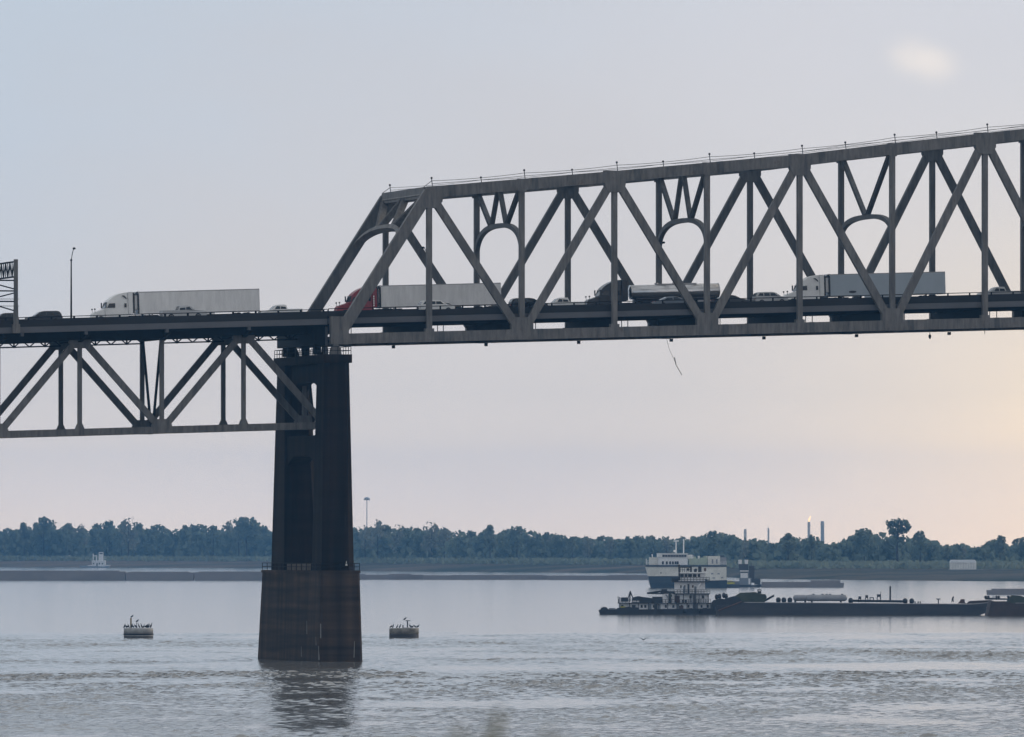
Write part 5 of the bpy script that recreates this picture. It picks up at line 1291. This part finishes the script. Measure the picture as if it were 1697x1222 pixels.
# ------------------------------------------------------------------ works behind the wood
def chimney(px, ytop, w, label, m, dd=700, flare=False, name='chimney'):
    d = bank_tree(px)+dd; k = FPX/d; b = at_depth(px, d, 5.2); h = zpx(ytop, d)-5.2; r = w/2/k
    t = thing(name, label, 'chimney', b)
    MB().lathe([(r*1.15, -.5), (r*1.05, h*.5), (r, h-.8), (r*.9, h)], n=20).build('shaft', m, t)
    MB().lathe([(r*1.06, h-2.2), (r*1.1, h-2.0), (r*1.1, h-1.5), (r*1.06, h-1.3)], n=20).build('top_band', 'stack', t)
    if flare:
        fm = bpy.data.materials.new('flame'); fm.use_nodes = True; bb = fm.node_tree.nodes['Principled BSDF']
        bb.inputs['Emission Color'].default_value = (1.0, .66, .36, 1); bb.inputs['Emission Strength'].default_value = 1.7; bb.inputs['Base Color'].default_value = (.8, .5, .3, 1)
        MB().spine([(0, 0, h, r*.45), (r*.1, 0, h+.8, r*.7), (r*.4, 0, h+1.7, r*.6), (r*1.0, 0, h+2.6, r*.35), (r*1.5, 0, h+3.3, r*.1)], 10).build('flame', fm, t)
chimney(1235, 877, 4.5, 'short pale chimney furthest left above the far right wood', 'stack')
chimney(1273.5, 875, 3, 'slender pale chimney second from the left above the far wood', 'stack')
chimney(1340.5, 865, 4.5, 'thin chimney burning a small gas flame above the far wood', 'stack', flare=True)
chimney(1363, 864, 6, 'thick blue grey chimney right of the burning one', 'stack_grey')
def high_mast():
    px = 608; d = bank_tree(px)+250; k = FPX/d; b = at_depth(px, d, 5); h = zpx(825, d)-5
    t = thing('high_mast_lamp', 'tall high mast lamp with a ring of lights right of the pier', 'lamp', b)
    MB().tube((0, 0, -.5), (0, 0, h-1), .42, 8, .25).build('mast', 'stack_grey', t)
    mb = MB().lathe([(.3, h-1.2), (1.5, h-1.0), (1.7, h-.3), (1.5, h), (.3, h+.4)], n=14)
    mb.build('lamp_ring', 'stack_grey', t)
    for i in range(6):
        a = i*math.pi/3; MB().box(math.cos(a)*1.6-.4, math.cos(a)*1.6+.4, math.sin(a)*1.6-.4, math.sin(a)*1.6+.4, h-1.7, h-.6).build('floodlight', 'stack', t)
high_mast()
def shed():
    px = 1575; d = bank_wl(1596)+(bank_tree(1596)-bank_wl(1596))*.72; k = FPX/d; b = at_depth(px, d, 4.0)
    t = thing('shed', 'long low white shed on the far bank at right', 'building', b, (0, 0, VIEWROT))
    w = 43/k; z0, z1 = zpx(936, d)-4.0, zpx(928, d)-4.0
    MB().box(0, w, 0, 9, -.2, z1*.72).build('wall', 'ship_cream', t)
    MB().prism([(-.2, z1*.72), (w*.04, z1), (w*.94, z1), (w+.2, z1*.72)], -.3, 9.3).build('roof', 'white', t)
    mb = MB()
    for i in range(1, 10): mb.box(w*i/10-.06, w*i/10+.06, -.1, -.002, .2, z1*.7)
    mb.build('wall_seams', 'tank', t)
    MB().box(-1, w+18, -6, -1, -.4, .1).build('apron', 'barge_deck', t)
shed()

# ------------------------------------------------------------------ haze
def build_haze():
    m = bpy.data.materials.new('haze'); m.use_nodes = True
    nt = m.node_tree; N = nt.nodes; N.clear()
    out = N.new('ShaderNodeOutputMaterial'); v = N.new('ShaderNodeVolumePrincipled')
    v.inputs['Color'].default_value = (0.20, 0.52, 1.0, 1); v.inputs['Density'].default_value = 6.0e-5; v.inputs['Anisotropy'].default_value = 0.0
    nt.links.new(v.outputs[0], out.inputs['Volume'])
    mb = MB().box(-6600, 6600, -2400, 9600, -3.0, 120)
    tag(mb.build('haze', m), None, None, kind='stuff')
build_haze()
